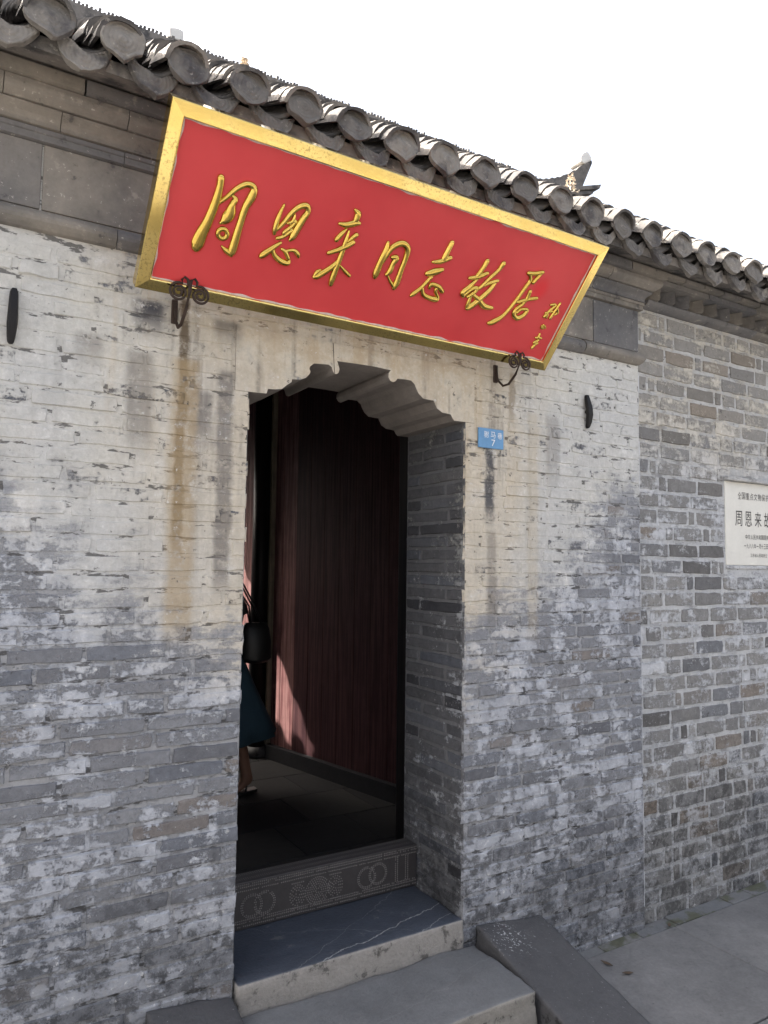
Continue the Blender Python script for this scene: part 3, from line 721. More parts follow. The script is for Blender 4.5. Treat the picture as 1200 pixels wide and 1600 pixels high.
c7 = lambda x, y: (560+x/3.5294, 350+y/3.5294)
ring = lambda x, y, a, b, w: [(x+a*math.cos(q*math.tau/10), y+b*math.sin(q*math.tau/10), w) for q in range(11)]
CHARS = [
 (c6, [[(230, 97, 16), (222, 150, 16), (200, 230, 19), (165, 320, 21), (125, 400, 26), (103, 455, 29), (95, 475, 24)],
       [(205, 245, 7), (260, 205, 10), (320, 155, 12), (375, 132, 14), (412, 152, 15), (400, 200, 20), (365, 260, 17), (335, 350, 17), (312, 430, 19), (292, 498, 20), (284, 520, 12)],
       [(285, 520, 12), (258, 500, 13), (234, 474, 5)], [(287, 193, 5), (310, 214, 12), (292, 245, 15), (280, 290, 24), (258, 322, 24), (228, 345, 8)],
       ring(238, 405, 26, 27, 11)]),
 (c6, [[(578, 245, 5), (560, 280, 8), (540, 330, 11), (527, 378, 12), (522, 402, 9)], [(528, 393, 6), (570, 350, 10), (620, 290, 11), (665, 256, 13), (703, 252, 14), (708, 285, 13), (685, 320, 15), (655, 370, 16), (627, 418, 16), (610, 438, 9)],
       [(637, 303, 6), (628, 330, 8), (612, 352, 6)], [(598, 348, 6), (640, 335, 9), (622, 362, 8), (580, 395, 9), (574, 410, 7)], [(582, 388, 5), (622, 384, 8), (570, 422, 9), (538, 430, 8)],
       [(558, 455, 7), (520, 480, 11), (470, 515, 15), (452, 528, 13)], [(515, 490, 9), (525, 525, 12), (560, 558, 14), (595, 568, 12), (606, 555, 7)], [(565, 490, 7), (585, 506, 10), (600, 540, 10)], [(590, 500, 7), (630, 497, 9), (650, 515, 12), (655, 530, 9)]]),
 (c6, [[(970, 274, 7), (985, 295, 15), (974, 328, 13), (958, 348, 8)], [(884, 350, 8), (920, 356, 13), (972, 346, 14), (990, 347, 10)], [(920, 380, 5), (892, 408, 10), (866, 438, 11)],
       [(975, 412, 11), (945, 436, 8), (930, 448, 5)], [(822, 511, 9), (870, 496, 11), (930, 470, 12), (957, 453, 11)], [(935, 390, 5), (918, 440, 9), (900, 500, 11), (870, 580, 13), (846, 645, 14), (834, 683, 11)],
       [(890, 535, 6), (850, 580, 11), (800, 615, 13), (762, 638, 14), (744, 643, 10)], [(744, 640, 8), (758, 616, 9), (776, 604, 5)], [(885, 580, 5), (915, 615, 9), (936, 636, 9)]]),
 (c7, [[(162, 100, 7), (150, 140, 11), (120, 210, 14), (97, 268, 15), (89, 288, 11)], [(115, 240, 6), (150, 180, 9), (190, 125, 12), (240, 106, 14), (270, 132, 14), (262, 180, 12), (235, 250, 12), (212, 318, 14), (194, 350, 11)], [(195, 348, 9), (172, 312, 7), (160, 282, 5)],
       [(186, 182, 9), (208, 186, 13), (188, 220, 11), (172, 258, 12), (154, 277, 9)]]),
 (c7, [[(514, 102, 11), (495, 140, 12), (470, 190, 12), (460, 208, 7)], [(408, 208, 6), (450, 205, 11), (505, 185, 10)], [(377, 272, 11), (420, 263, 16), (460, 250, 9)], [(400, 290, 9), (350, 345, 8), (302, 383, 10), (289, 393, 7)],
       [(350, 350, 8), (355, 385, 10), (385, 405, 11), (425, 415, 12), (437, 404, 7), (424, 372, 8), (430, 352, 8)], [(390, 350, 7), (402, 331, 9), (440, 345, 11), (460, 370, 10)]]),
 (c7, [[(709, 202, 10), (690, 235, 10), (650, 290, 9)], [(612, 297, 8), (660, 290, 10), (708, 270, 8)], [(655, 300, 6), (610, 345, 10), (577, 375, 12), (575, 392, 11)], [(575, 395, 8), (620, 360, 8), (650, 350, 8), (640, 375, 8), (600, 400, 7)],
       [(798, 217, 11), (770, 255, 8), (720, 300, 8), (665, 355, 7)], [(665, 350, 6), (720, 325, 8), (765, 312, 8)], [(750, 325, 8), (715, 370, 11), (660, 420, 12), (617, 453, 13), (598, 463, 10)], [(625, 385, 7), (660, 415, 11), (690, 452, 13), (732, 461, 9)], [(625, 380, 6), (605, 430, 8), (596, 458, 8)]]),
 (c7, [[(937, 270, 9), (970, 272, 9), (1014, 265, 8)], [(1010, 268, 7), (985, 295, 8), (962, 322, 8)], [(945, 275, 7), (945, 310, 8), (910, 360, 8), (860, 430, 8), (800, 500, 8), (742, 538, 12), (716, 545, 8)],
       [(945, 370, 8), (930, 405, 8), (905, 440, 7)], [(877, 430, 7), (930, 415, 8), (980, 408, 8)], [(905, 440, 7), (865, 470, 8), (855, 500, 10), (875, 518, 11), (910, 500, 9), (928, 472, 8), (895, 470, 6), (872, 488, 6)]]),
 (c7, [[(1060, 445, 5), (1085, 445, 6), (1050, 480, 6), (1022, 510, 6)], [(1110, 437, 5), (1080, 480, 6), (1055, 520, 6)], [(1030, 490, 5), (1062, 480, 6)], [(1096, 465, 5), (1096, 488, 6), (1080, 500, 4)], [(1042, 498, 5), (1035, 515, 5)]]),
 (c7, [[(1009, 560, 4), (1007, 572, 5)], [(1018, 555, 4), (1016, 575, 5)], [(1026, 561, 4), (1029, 571, 4)]]),
 (c7, [[(998, 604, 4), (990, 625, 6)], [(975, 625, 4), (1005, 628, 5)], [(988, 640, 6), (965, 655, 6), (985, 657, 5)], [(975, 660, 6), (955, 682, 6)]])]
for conv, strokes in CHARS:
    m = MB()
    xs = [p[0] for s in strokes for p in s]; ys = [p[1] for s in strokes for p in s]; cxp, cyp = sum(xs)/len(xs), sum(ys)/len(ys)
    a, b, c_ = onSign(*conv(cxp, cyp), PD), onSign(*conv(cxp+10, cyp), PD), onSign(*conv(cxp, cyp+10), PD)
    k = math.sqrt(abs((b[0]-a[0])*(c_[1]-a[1])-(b[1]-a[1])*(c_[0]-a[0])))/10
    for s in strokes: brush(m, s, conv, 1, k*1.32)
    m.build('character', M_LETTER, sgn, True)
# stays holding the board off the wall
for u in (.25, 1.43):
    MB().tube([SP(u, SH*.6, -.045), Vector((SP(u, 0).x, .02, 2.60))], .008).build('stay', M_RUST, sgn)

# ------------------------------------------------------------------ scroll brackets under the board
def bracket(px, py, label, s=1.0):
    c = onY(px, py, -.150); t = thing('scroll_bracket', label, 'bracket', (c.x, 0, c.z-.09), 'iron brackets under the signboard')
    def vol(sgnx):
        pts = []
        for i in range(40):
            a = i/39*math.tau*2.1; rr = .030*s*(1-.8*i/39); pts.append(Vector((c.x+sgnx*(.033*s-rr*math.cos(a)), c.y, c.z-.004+rr*math.sin(a)*(1))))
        start = [Vector((c.x+sgnx*.002, c.y, c.z+.015*s)), Vector((c.x+sgnx*.006, c.y, c.z+.040*s)), Vector((c.x+sgnx*.016, c.y, c.z+.046*s)), Vector((c.x+sgnx*.024, c.y, c.z+.036*s))]
        # loop over the top, then into the outer turn of the spiral
        q = [p for p in pts]
        q = [Vector((c.x+sgnx*(.033*s+rr2*math.cos(a2)), c.y, c.z-.004+rr2*math.sin(a2))) for a2, rr2 in [(math.pi*.62-i/44*math.tau*2.2, .030*s*(1-.80*i/44)) for i in range(45)]]
        MB().tube(start+q, .0042*s, 6).build('volute', M_RUST, t, True)
    vol(-1); vol(1)
    MB().tube([Vector((c.x+.002, c.y-.003, c.z+.036*s)), Vector((c.x, c.y-.004, c.z)), Vector((c.x-.004, c.y+.02, c.z-.05*s)), Vector((c.x-.006, c.y+.06, c.z-.085*s)), Vector((c.x-.006, -.055, c.z-.085*s)), Vector((c.x-.006, -.02, c.z-.05*s)), Vector((c.x-.006, -.012, c.z+.01))], .0055*s, 8).build('hook', M_RUST, t, True)
    bevel(MB().box((c.x-.016, -.012, c.z-.060*s), (c.x+.004, -.002, c.z+.02)).build('wall_strap', M_RUST, t), .003)
bracket(296, 457, 'rusty scrolled iron bracket under the signboard end away from the blue plate')
bracket(812, 566, 'rusty scrolled iron bracket under the signboard just above the blue number plate', .92)

# ------------------------------------------------------------------ iron wall anchors
def anchor(px0, px1, w, label, kind):
    a, b = onY(*px0, -.02), onY(*px1, -.02); z1, z0 = a.z, b.z; x = (a.x+b.x)/2; h = z1-z0
    t = thing('wall_anchor', label, 'wall anchor', (x, -.01, z0), 'iron wall anchors')
    prof = ((0, .25), (.06, .55), (.18, .8), (.4, 1), (.6, 1), (.82, .8), (.95, .55), (1, .4)) if kind else ((0, .35), (.04, .62), (.12, .8), (.35, 1), (.6, .95), (.85, .85), (.93, .8), (1, .55))
    v, f = [], []
    for (tt, k) in prof:
        bow = .012*math.sin(tt*math.pi); zz = z0+h*tt; xo = (.004*math.sin(tt*5) if kind else .003*tt)
        v += [(x+xo-w/2*k, -.006-bow, zz), (x+xo-w/2*k*.7, -.020-bow, zz), (x+xo+w/2*k*.7, -.020-bow, zz), (x+xo+w/2*k, -.006-bow, zz)]
    n = len(prof)
    for i in range(n-1): f += [(i*4+j, i*4+j+1, i*4+5+j, i*4+4+j) for j in range(3)]+[(i*4+3, i*4, i*4+4, i*4+7)]
    f += [(3, 2, 1, 0), (4*n-4, 4*n-3, 4*n-2, 4*n-1)]
    m = MB(); m.add(v, f); bevel(m.build('anchor_plate', M_IRON, t), .002)
    MB().tube([Vector((x, .01, z0+h*.5)), Vector((x, -.03, z0+h*.5))], .009, 10).build('tie_rod', M_IRON, t)
anchor((21, 449), (17, 536), .030, 'black iron wall anchor below the dark frieze slabs, pale at its lower tip', 0)
anchor((919, 617), (921, 669), .040, 'black leaf shaped iron wall anchor between the signboard and the side wall', 1)

# ------------------------------------------------------------------ lettering helper
def text(parent, s, org, ux, uz, size, width=None, name='lettering', mat=None, yoff=0, squeeze=1.0):
    c = bpy.data.curves.new('t', 'FONT'); c.body = s; c.size = 1; c.extrude = 0.0; c.resolution_u = 3
    o = bpy.data.objects.new('t', c); col.objects.link(o); dg = bpy.context.evaluated_depsgraph_get()
    me = bpy.data.meshes.new_from_object(o.evaluated_get(dg)); bpy.data.objects.remove(o)
    xs = [v.co.x for v in me.vertices]; ys = [v.co.y for v in me.vertices]
    x0, x1, y0, y1 = min(xs), max(xs), min(ys), max(ys); k = size/(y1-y0); kx = width/(x1-x0) if width else k
    for v in me.vertices: v.co = Vector(org)+Vector(ux)*((v.co.x-x0)*kx)+Vector(uz)*((v.co.y-y0)*k)
    me.materials.clear(); me.materials.append(mat); me.name = name; return link(name, me, parent)

a, b = onY(748, 667, -.012), onY(787, 703, -.012)
pl = thing('number_plate', 'small blue enamel house number plate with white characters beside the doorway', 'number plate', ((a.x+b.x)/2, 0, b.z))
bevel(MB().box((a.x, -.012, b.z), (b.x, -.004, a.z)).build('plate', M_BLUE, pl), .003)
w, h = b.x-a.x, a.z-b.z
for i, ch in enumerate('驸马巷'): text(pl, ch, (a.x+w*(.20+.27*i), -.0132, b.z+h*.52), (1, 0, 0), (0, 0, 1), h*.32, w*.19, 'lettering', M_WHITE)
text(pl, '7', (a.x+w*.50, -.0132, b.z+h*.12), (1, 0, 0), (0, 0, 1), h*.33, w*.15, 'numeral', M_WHITE)

px0, px1, pz0, pz1 = PLQ
st = thing('stone_plaque', 'cream stone plaque with engraved dark characters set into the side wall', 'plaque', ((px0+px1)/2, SY, pz0))
yf = SY-.005
bevel(MB().box((px0, yf, pz0), (px1, SY+.06, pz1)).build('slab', M_STONEP, st), .004)
bevel(MB().box((px0-.006, SY-.030, pz1+.002), (px1+.006, SY+.02, pz1+.022)).build('mortar_lip', M_MORT2, st), .004)
bevel(MB().box((px0+.0, SY-.007, pz0-.020), (px1, SY+.02, pz0-.001)).build('mortar_bed', M_MORT2, st), .004)
H = pz1-pz0; W = px1-px0
def centred(s, zf, size, pitch, sq=.85):
    n = len(s); x = (px0+px1)/2-pitch*n/2
    for i, ch in enumerate(s):
        if ch == '一': text(st, ch, (x+pitch*(i+.5)-pitch*sq/2, yf-.0012, pz0+H*zf+size*.45), (1, 0, 0), (0, 0, 1), size*.12, pitch*sq, 'lettering', M_INK)
        else: text(st, ch, (x+pitch*(i+.5)-pitch*sq/2, yf-.0012, pz0+H*zf), (1, 0, 0), (0, 0, 1), size, pitch*sq, 'lettering', M_INK)
centred('全国重点文物保护单位', .795, .038, .0365); centred('周恩来故居', .47, .082, .088, .70)
centred('中华人民共和国国务院', .315, .026, .0245); centred('一九八八年一月十三日公布', .205, .026, .0225); centred('江苏省人民政府立', .10, .020, .0195)

# ------------------------------------------------------------------ steps, threshold and kerb stones
def block(name, label, x0, x1, y0, y1, z0, z1, mat, seed, cat='step', amp=.005):
    o = rough_block([(x0, y0, z0), (x1, y0, z0), (x1, y1, z0), (x0, y1, z0), (x0, y0, z1), (x1, y0, z1), (x1, y1, z1), (x0, y1, z1)], name, mat, None, amp, 12, .012, seed)
    return tag(o, label, cat)
block('stone_step', 'upper doorstep of dark polished bluestone with pale cracks and rough edge', XL+.004, XR-.006, -.022, .36, .05, ZF-.004, M_STEP1, 1, amp=.006)
block('stone_step', 'lower doorstep of grey stone with chipped front edge', XL-.01, 1.842, -.385, -.026, -.05, .196, M_STEP2, 2, amp=.011)
o = rough_block([(1.862, -1.02, -.06), (2.205, -1.02, -.06), (2.205, -.006, -.06), (1.862, -.006, -.06), (1.862, -1.02, -.012), (2.205, -1.02, -.06+.01), (2.205, -.006, .216), (1.862, -.006, .254)], 'ramp_stone', M_SLATE, None, .0055, 14, .014, 5)
tag(o, 'sloping dark slate side stone flecked with white paint beside the steps under the number plate', 'stone')
o = rough_block([(.60, -1.0, -.06), (.876, -1.0, -.06), (.876, -.006, -.06), (.60, -.006, -.06), (.60, -1.0, .0), (.876, -1.0, -.01), (.876, -.006, .268), (.60, -.006, .300)], 'ramp_stone', M_SLATE, None, .0055, 14, .014, 6)
tag(o, 'short sloping dark slate side stone at the foot of the streaked wall', 'stone')

TY = .313
th = thing('threshold', 'worn wooden door threshold covered with iron stud patterns', 'threshold', (1.34, TY+.04, ZF))
bevel(MB().box((XL+.002, TY, ZF-.003), (XR-.002, TY+.085, .468)).build('board', M_BOARD, th), .004)
sm_ = MB(); r = random.Random(6)
def stud(x, z, rad=.0034):
    if not (XL+.006 < x < XR-.006) or r.random() < .06: return
    y = TY; hh = rad*.8; n = 6
    sm_.add([(x+rad*math.cos(q*math.tau/n), y+.0005, z+rad*math.sin(q*math.tau/n)) for q in range(n)]+[(x, y-hh, z)], [((q+1) % n, q, n) for q in range(n)])
for z in (.4575, .449, .436, .330, .3215, .309):
    x = XL
    while x < XR: stud(x, z+r.uniform(-.0007, .0007)); x += .0078
t4 = lambda a, b: onY(360+a/4, 1300+b/4, TY)
def dots(c, rad, n, ex=1.0):
    for q in range(n): stud(c.x+rad*ex*math.cos(q*math.tau/n), c.z+rad*math.sin(q*math.tau/n))
for (a, b) in ((133, 462), (215, 440), (852, 285), (922, 260)): dots(t4(a, b), .036, 26); dots(t4(a, b), .042, 30)
c = t4(545, 365)
for q in range(1, 7): dots(c, .0085*q, 6*q)
for (a, b) in ((420, 395), (655, 335)):
    c = t4(a, b)
    for q in range(1, 5): dots(c, .0095*q, 5*q, .85)
    for q in range(7): stud(c.x+(q-3)*.008, c.z-.046); stud(c.x+(q-3)*.008, c.z+.046)
for q in range(13):
    for x in (1.695, 1.705, 1.745, 1.756): stud(x, .336+q*.0078)
x = XL+.01
while x < XR-.01:
    for yy in (.335, .345, .375, .385):
        sm_.add([(x+.0024*math.cos(q*math.tau/6), yy+.0024*math.sin(q*math.tau/6), .4675) for q in range(6)]+[(x, yy, .4697)], [(q, (q+1) % 6, 6) for q in range(6)])
    x += .0085
stuff(sm_.build('studs', M_STUD, th))

# ------------------------------------------------------------------ inside the gatehouse
fl = structure(MB().box((-.4, .40, ZF-.08), (2.9, 3.95, ZF-.006)).build('passage_floor', M_SLAB))
BASE[fl.name] = Vector((0, 0, 0)); r = random.Random(8)
slabm = [MB().box((-.203, -.203, -.02), (.203, .203, 0)).mesh('slab', M_SLAB) for _ in range(1)][0]
for j in range(9):
    for i in range(7):
        o = bevel(link('slab', slabm, fl, (-.1+.41*i+(.2 if j % 2 else 0), .62+.41*j, ZF+r.uniform(-.0015, .0015)), (0, 0, R(-11.5)*0)), .004)
# boarded partition on a stone plinth, slightly splayed
pa, pb_ = Vector((2.330, 1.06, 0)), Vector((1.700, 4.05, 0)); pd = (pb_-pa).normalized(); pn = Vector((-pd.y, pd.x, 0))     # pn looks into the passage (-X)
if pn.x > 0: pn = -pn
part = MB(); part.add([pa-pn*.05+Vector((0, 0, ZF-.05)), pb_-pn*.05+Vector((0, 0, ZF-.05)), pb_-pn*.05+Vector((0, 0, 2.95)), pa-pn*.05+Vector((0, 0, 2.95)), pa-pn*.12+Vector((0, 0, ZF-.05)), pb_-pn*.12+Vector((0, 0, ZF-.05)), pb_-pn*.12+Vector((0, 0, 2.95)), pa-pn*.12+Vector((0, 0, 2.95))],
                      [(0, 1, 2, 3), (7, 6, 5, 4), (0, 4, 5, 1), (3, 2, 6, 7), (0, 3, 7, 4), (1, 5, 6, 2)])
part = part.build('partition', M_BLACKWOOD, gate); BASE[part.name] = Vector((0, 0, 0))
def pbox(s0, s1, n0, n1, z0, z1, name, mat, parent):
    v = [pa+pd*s+pn*n+Vector((0, 0, z)) for z in (z0, z1) for s, n in ((s0, n0), (s1, n0), (s1, n1), (s0, n1))]
    m = MB(); m.add(v, [(3, 2, 1, 0), (4, 5, 6, 7), (0, 1, 5, 4), (1, 2, 6, 5), (2, 3, 7, 6), (3, 0, 4, 7)]); return bevel(m.build(name, mat, parent), .002, 1)
PL = (pb_-pa).length; POST = 1.60
for s in [i*.155 for i in range(int(PL/.155)+1)]:
    e = min(s+.153, PL)
    if s < POST-.10 < e: e = POST-.105
    if e-s > .01 and not (POST-.11 < s < POST+.05): pbox(s, e, -.049, -.03+rnd.uniform(0, .002), ZF+.09, 2.9, 'plank', M_SUNPATCH if s > POST-.42 else M_MAROON, part)  # planks near the post take the lighter copy standing in for sunlight
pbox(0, POST-.1, -.049, .012, ZF-.01, ZF+.095, 'plinth_stone', M_PLINTH, part); pbox(POST+.1, PL, -.049, .0, ZF-.01, ZF+.08, 'plinth_stone', M_PLINTH, part)
pbox(POST-.100, POST-.078, -.049, .004, ZF+.09, 2.9, 'door_stop', M_TRIM, part)
pc = pa+pd*POST+pn*.02
MB().tube([pc+Vector((0, 0, ZF-.01)), pc+Vector((0, 0, 2.95))], .062, 20).build('post', M_BLACKWOOD, gate, True)
MB().tube([pc+Vector((0, 0, ZF-.01)), pc+Vector((0, 0, ZF+.03)), pc+Vector((0, 0, ZF+.07))], [.095, .10, .075], 20).build('post_base', M_SLATE, gate, True)
# door frame behind the brick jambs, leaf folded back on the left
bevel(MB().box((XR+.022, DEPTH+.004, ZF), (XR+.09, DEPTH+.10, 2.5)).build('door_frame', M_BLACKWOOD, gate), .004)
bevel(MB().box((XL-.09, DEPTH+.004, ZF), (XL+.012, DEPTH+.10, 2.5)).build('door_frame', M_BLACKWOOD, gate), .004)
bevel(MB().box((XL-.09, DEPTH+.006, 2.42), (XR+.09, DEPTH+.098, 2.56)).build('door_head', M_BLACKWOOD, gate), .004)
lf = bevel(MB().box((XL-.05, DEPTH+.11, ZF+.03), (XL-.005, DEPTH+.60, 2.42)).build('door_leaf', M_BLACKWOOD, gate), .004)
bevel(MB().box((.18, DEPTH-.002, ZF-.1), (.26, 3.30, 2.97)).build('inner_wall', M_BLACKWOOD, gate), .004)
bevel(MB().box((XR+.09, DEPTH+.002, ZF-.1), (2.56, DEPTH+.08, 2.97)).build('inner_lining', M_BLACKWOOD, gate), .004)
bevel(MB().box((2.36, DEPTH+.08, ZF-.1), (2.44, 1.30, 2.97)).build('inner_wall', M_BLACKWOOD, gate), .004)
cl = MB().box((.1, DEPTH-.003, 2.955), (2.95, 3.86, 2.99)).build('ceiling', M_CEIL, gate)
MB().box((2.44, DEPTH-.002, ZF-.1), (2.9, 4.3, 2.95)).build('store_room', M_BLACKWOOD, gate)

# ------------------------------------------------------------------ courtyard and lane
structure(MB().box((-8, 3.96, -.1), (9, 16, ZF-.02)).build('courtyard', M_COURT))
cw = thing('unseen_wing', 'unseen low courtyard wing with tiled eaves behind the gatehouse', 'building', (-.8, 6, ZF-.02)); WX = -.23  # unseen wing; its eave is set to shape the indoor sun patch
MB().box((-2.0, 3.98, ZF-.02), (WX-.25, 7.4, 3.02)).build('unseen_wing_wall', M_MORT2, cw)
wr = MB(); wr.add([(WX, 3.92, 3.00), (WX, 7.4, 3.00), (WX-1.8, 7.4, 4.1), (WX-1.8, 3.92, 4.1), (WX, 3.92, 3.06), (WX, 7.4, 3.06), (WX-1.8, 7.4, 4.16), (WX-1.8, 3.92, 4.16)], [(3, 2, 1, 0), (4, 5, 6, 7), (0, 1, 5, 4), (1, 2, 6, 5), (2, 3, 7, 6), (3, 0, 4, 7)])
y = 3.98
while y < 7.3: wr.add(xf(cv, Vector((WX+.01, y, 3.08)), Matrix.Rotation(math.pi/2, 4, 'Z')), cf); y += .19
wr.build('unseen_wing_roof', M_TILE, cw)
hall = thing('added_courtyard_hall', 'added unseen tile roofed hall on the far side of the courtyard', 'building', (2, 7.5, ZF-.02))  # unseen hall added to cut skylight entering the passage from behind
MB().box((-1.2, 7.5, ZF-.02), (6.5, 11, 3.3)).build('added_hall_wall', M_CORN, hall)
MB().add([(-1.6, 6.8, 3.1), (6.9, 6.8, 3.1), (6.9, 9.2, 5.2), (-1.6, 9.2, 5.2), (6.9, 11.6, 3.1), (-1.6, 11.6, 3.1)], [(0, 1, 2, 3), (3, 2, 4, 5), (0, 5, 4, 1), (1, 4, 2), (0, 3, 5)]).build('added_hall_roof', M_TILE, hall)
for k in range(6):
    x = -.4+k*1.0; d = bevel(MB().box((x, 7.46, ZF), (x+.9, 7.498, 2.7)).build('added_hall_door_panel', M_BLACKWOOD, hall), .01)
rw = thing('unseen_wing', 'added unseen courtyard wing with plain brick wall facing the tiled eaves', 'building', (4, 6, ZF-.02))  # unseen wing added to close off the courtyard sky
MB().box((3.3, 4.2, ZF-.02), (4.6, 7.4, 3.0)).build('unseen_wing_wall', M_CORN, rw)
MB().add([(3.0, 4.1, 2.95), (3.0, 7.4, 2.95), (4.7, 7.4, 3.9), (4.7, 4.1, 3.9), (3.0, 4.1, 3.01), (3.0, 7.4, 3.01), (4.7, 7.4, 3.96), (4.7, 4.1, 3.96)], [(0, 1, 2, 3), (7, 6, 5, 4), (1, 0, 4, 5), (2, 1, 5, 6), (3, 2, 6, 7), (0, 3, 7, 4)]).build('unseen_wing_roof', M_TILE, rw)
ow = thing('added_opposite_house', 'added unseen grey brick house front across the lane from the gatehouse', 'building', (1.5, -5.6, 0))  # unseen house added to bounce sunlight and block low sky
MB().box((-9, -6.2, -.1), (12, -5.4, 3.1)).build('added_house_wall', M_OPP, ow)
MB().add([(-9.2, -5.1, 3.05), (12.2, -5.1, 3.05), (12.2, -7.2, 4.4), (-9.2, -7.2, 4.4), (12.2, -9.3, 3.05), (-9.2, -9.3, 3.05)], [(3, 2, 1, 0), (5, 4, 2, 3), (1, 4, 5, 0), (2, 4, 1), (5, 3, 0)]).build('added_house_roof', M_TILE, ow)
structure(MB().add([(-60, -60, -.004), (60, -60, -.004), (60, .2, -.004), (-60, .2, -.004)], [(0, 1, 2, 3)]).build('ground', M_PAVE))
lane = structure(MB().add([(-4, -4, 0.0), (9, -4, 0.0), (9, .03, 0.0), (-4, .03, 0.0)], [(0, 1, 2, 3)]).build('lane', M_PAVE)); BASE[lane.name] = Vector((0, 0, 0))
r = random.Random(77)
xg = 2.225
while xg < 5.5:
    L = r.choice((.24, .31, .18)); m = MB().box((xg+.003, -.060, -.02), (xg+L-.003, -.004+SY*(xg > XC-.05), .006+r.uniform(-.002, .003))); bevel(m.build('gutter_stone', M_MOSS, lane), .004); xg += L
for j in range(4):
    x = -3.0+.3*(j % 2)
    while x < 7:
        L = r.choice((.9, 1.2, .75)); y1 = -.064-.62*j; y0 = y1-.616
        zt = .010+r.uniform(-.0015, .0015)
        if j < 2 and x < 2.21 and x+L > .6:                                     # the steps and side stones stand here
            if x < .58: L = .58-x
            elif x < 2.22: x = 2.225; continue
        bevel(MB().box((x+.002, y0, -.02), (x+L-.002, y1-.004, zt)).build('paving_slab', M_PAVE, lane), .004); x += L

for k, (a, b, rz_) in enumerate(((948, 1506, .4), (981, 1521, 1.3), (1046, 1446, 2.2))):
    t_ = (0.016-CAM.z)/ray(a, b).z; c = CAM+ray(a, b)*t_; m = MB(); L = .026
    pts = [(0, -L, 0), (.007, -L*.4, .003), (.008, L*.2, .004), (0, L, .006), (-.008, L*.2, .003), (-.006, -L*.4, .002)]
    m.add([Vector(p)+Vector((0, 0, .0012)) for p in pts]+[Vector(p)-Vector((0, 0, .0004)) for p in pts], [(0, 1, 2, 3, 4, 5), (11, 10, 9, 8, 7, 6)]+[(i, i+6, (i+1) % 6+6, (i+1) % 6) for i in range(6)])
    o = link('fallen_leaf', m.mesh('fallen_leaf', M_LEAF), None, c, (0, 0, rz_)); tag(o, ('small curled brown leaf on the paving nearest the sloping side stone', 'small curled brown leaf alone on the open paving slab', 'small curled brown leaf beside the mossy gutter stones')[k], 'leaf', 'fallen leaves on the lane')

# ------------------------------------------------------------------ person walking in the passage, mostly behind the jamb
PX, PY = 1.385, 1.87
per = thing('person', 'person in a teal flared skirt and sandals walking through the dark passage', 'person', (PX, PY, ZF))
J = {'pelvis': (PX, PY, 1.20, .125, .105), 'waist': (PX, PY, 1.34, .105, .085), 'chest': (PX-.01, PY, 1.53, .120, .095), 'neckb': (PX-.005, PY, 1.655, .055, .05), 'neck': (PX-.012, PY, 1.70, .042, .042),
     'headlo': (PX-.025, PY, 1.755, .062, .058), 'head': (PX-.02, PY, 1.83, .088, .078), 'headtop': (PX-.012, PY, 1.895, .062, .058), 'nose': (PX-.115, PY, 1.80, .014, .012),
     'shR': (PX, PY-.155, 1.60, .052, .05), 'elR': (PX+.10, PY-.20, 1.36, .038, .036), 'wrR': (PX+.03, PY-.19, 1.17, .026, .024), 'palmR': (PX+.01, PY-.19, 1.11, .026, .016),
     'shL': (PX, PY+.155, 1.60, .052, .05), 'elL': (PX-.05, PY+.19, 1.34, .038, .036), 'wrL': (PX-.13, PY+.17, 1.14, .026, .024), 'palmL': (PX-.155, PY+.17, 1.08, .026, .016),
     'hipR': (PX+.015, PY-.075, 1.12, .088, .085), 'knR': (PX+.105, PY-.06, .74, .056, .055), 'caR': (PX+.175, PY-.05, .60, .046, .046), 'anR': (PX+.232, PY-.045, .385, .029, .027), 'heR': (PX+.252, PY-.045, .352, .030, .028), 'baR': (PX+.150, PY-.045, .318, .030, .016), 'toR': (PX+.105, PY-.045, .315, .022, .012),
     'hipL': (PX-.015, PY+.075, 1.12, .088, .085), 'knL': (PX-.13, PY+.07, .76, .056, .055), 'caL': (PX-.15, PY+.07, .60, .046, .046), 'anL': (PX-.19, PY+.07, .375, .029, .027), 'heL': (PX-.165, PY+.07, .335, .030, .026), 'baL': (PX-.29, PY+.07, .325, .030, .014), 'toL': (PX-.335, PY+.07, .322, .022, .010)}
E_ = [('pelvis', 'waist'), ('waist', 'chest'), ('chest', 'neckb'), ('neckb', 'neck'), ('neck', 'headlo'), ('headlo', 'head'), ('head', 'headtop'), ('head', 'nose')]
for s in 'RL': E_ += [('chest', 'sh'+s), ('sh'+s, 'el'+s), ('el'+s, 'wr'+s), ('wr'+s, 'palm'+s), ('pelvis', 'hip'+s), ('hip'+s, 'kn'+s), ('kn'+s, 'ca'+s), ('ca'+s, 'an'+s), ('an'+s, 'he'+s), ('an'+s, 'ba'+s), ('ba'+s, 'to'+s)]
for s, sg in (('R', -1), ('L', 1)):
    p = Vector(J['palm'+s][:3])
    for q in range(5):
        off = Vector(((-.022+.011*q) if q < 4 else -.03, -sg*.004, -.03 if q < 4 else .0)); L = (.062, .070, .066, .052, .045)[q]
        a = p+off; b = a+Vector((-.006, -sg*.008, -L*.55)) if q < 4 else a+Vector((-.02, 0, -.03)); c = b+Vector((-.004, -sg*.018, -L*.4)) if q < 4 else b+Vector((-.004, 0, -.022))
        for nm, w_, rr in (('a', a, .0085), ('b', b, .008), ('c', c, .0065)): J['f%s%d%s' % (s, q, nm)] = (*w_, rr, rr)
        E_ += [('palm'+s, 'f%s%da' % (s, q)), ('f%s%da' % (s, q), 'f%s%db' % (s, q)), ('f%s%db' % (s, q), 'f%s%dc' % (s, q))]
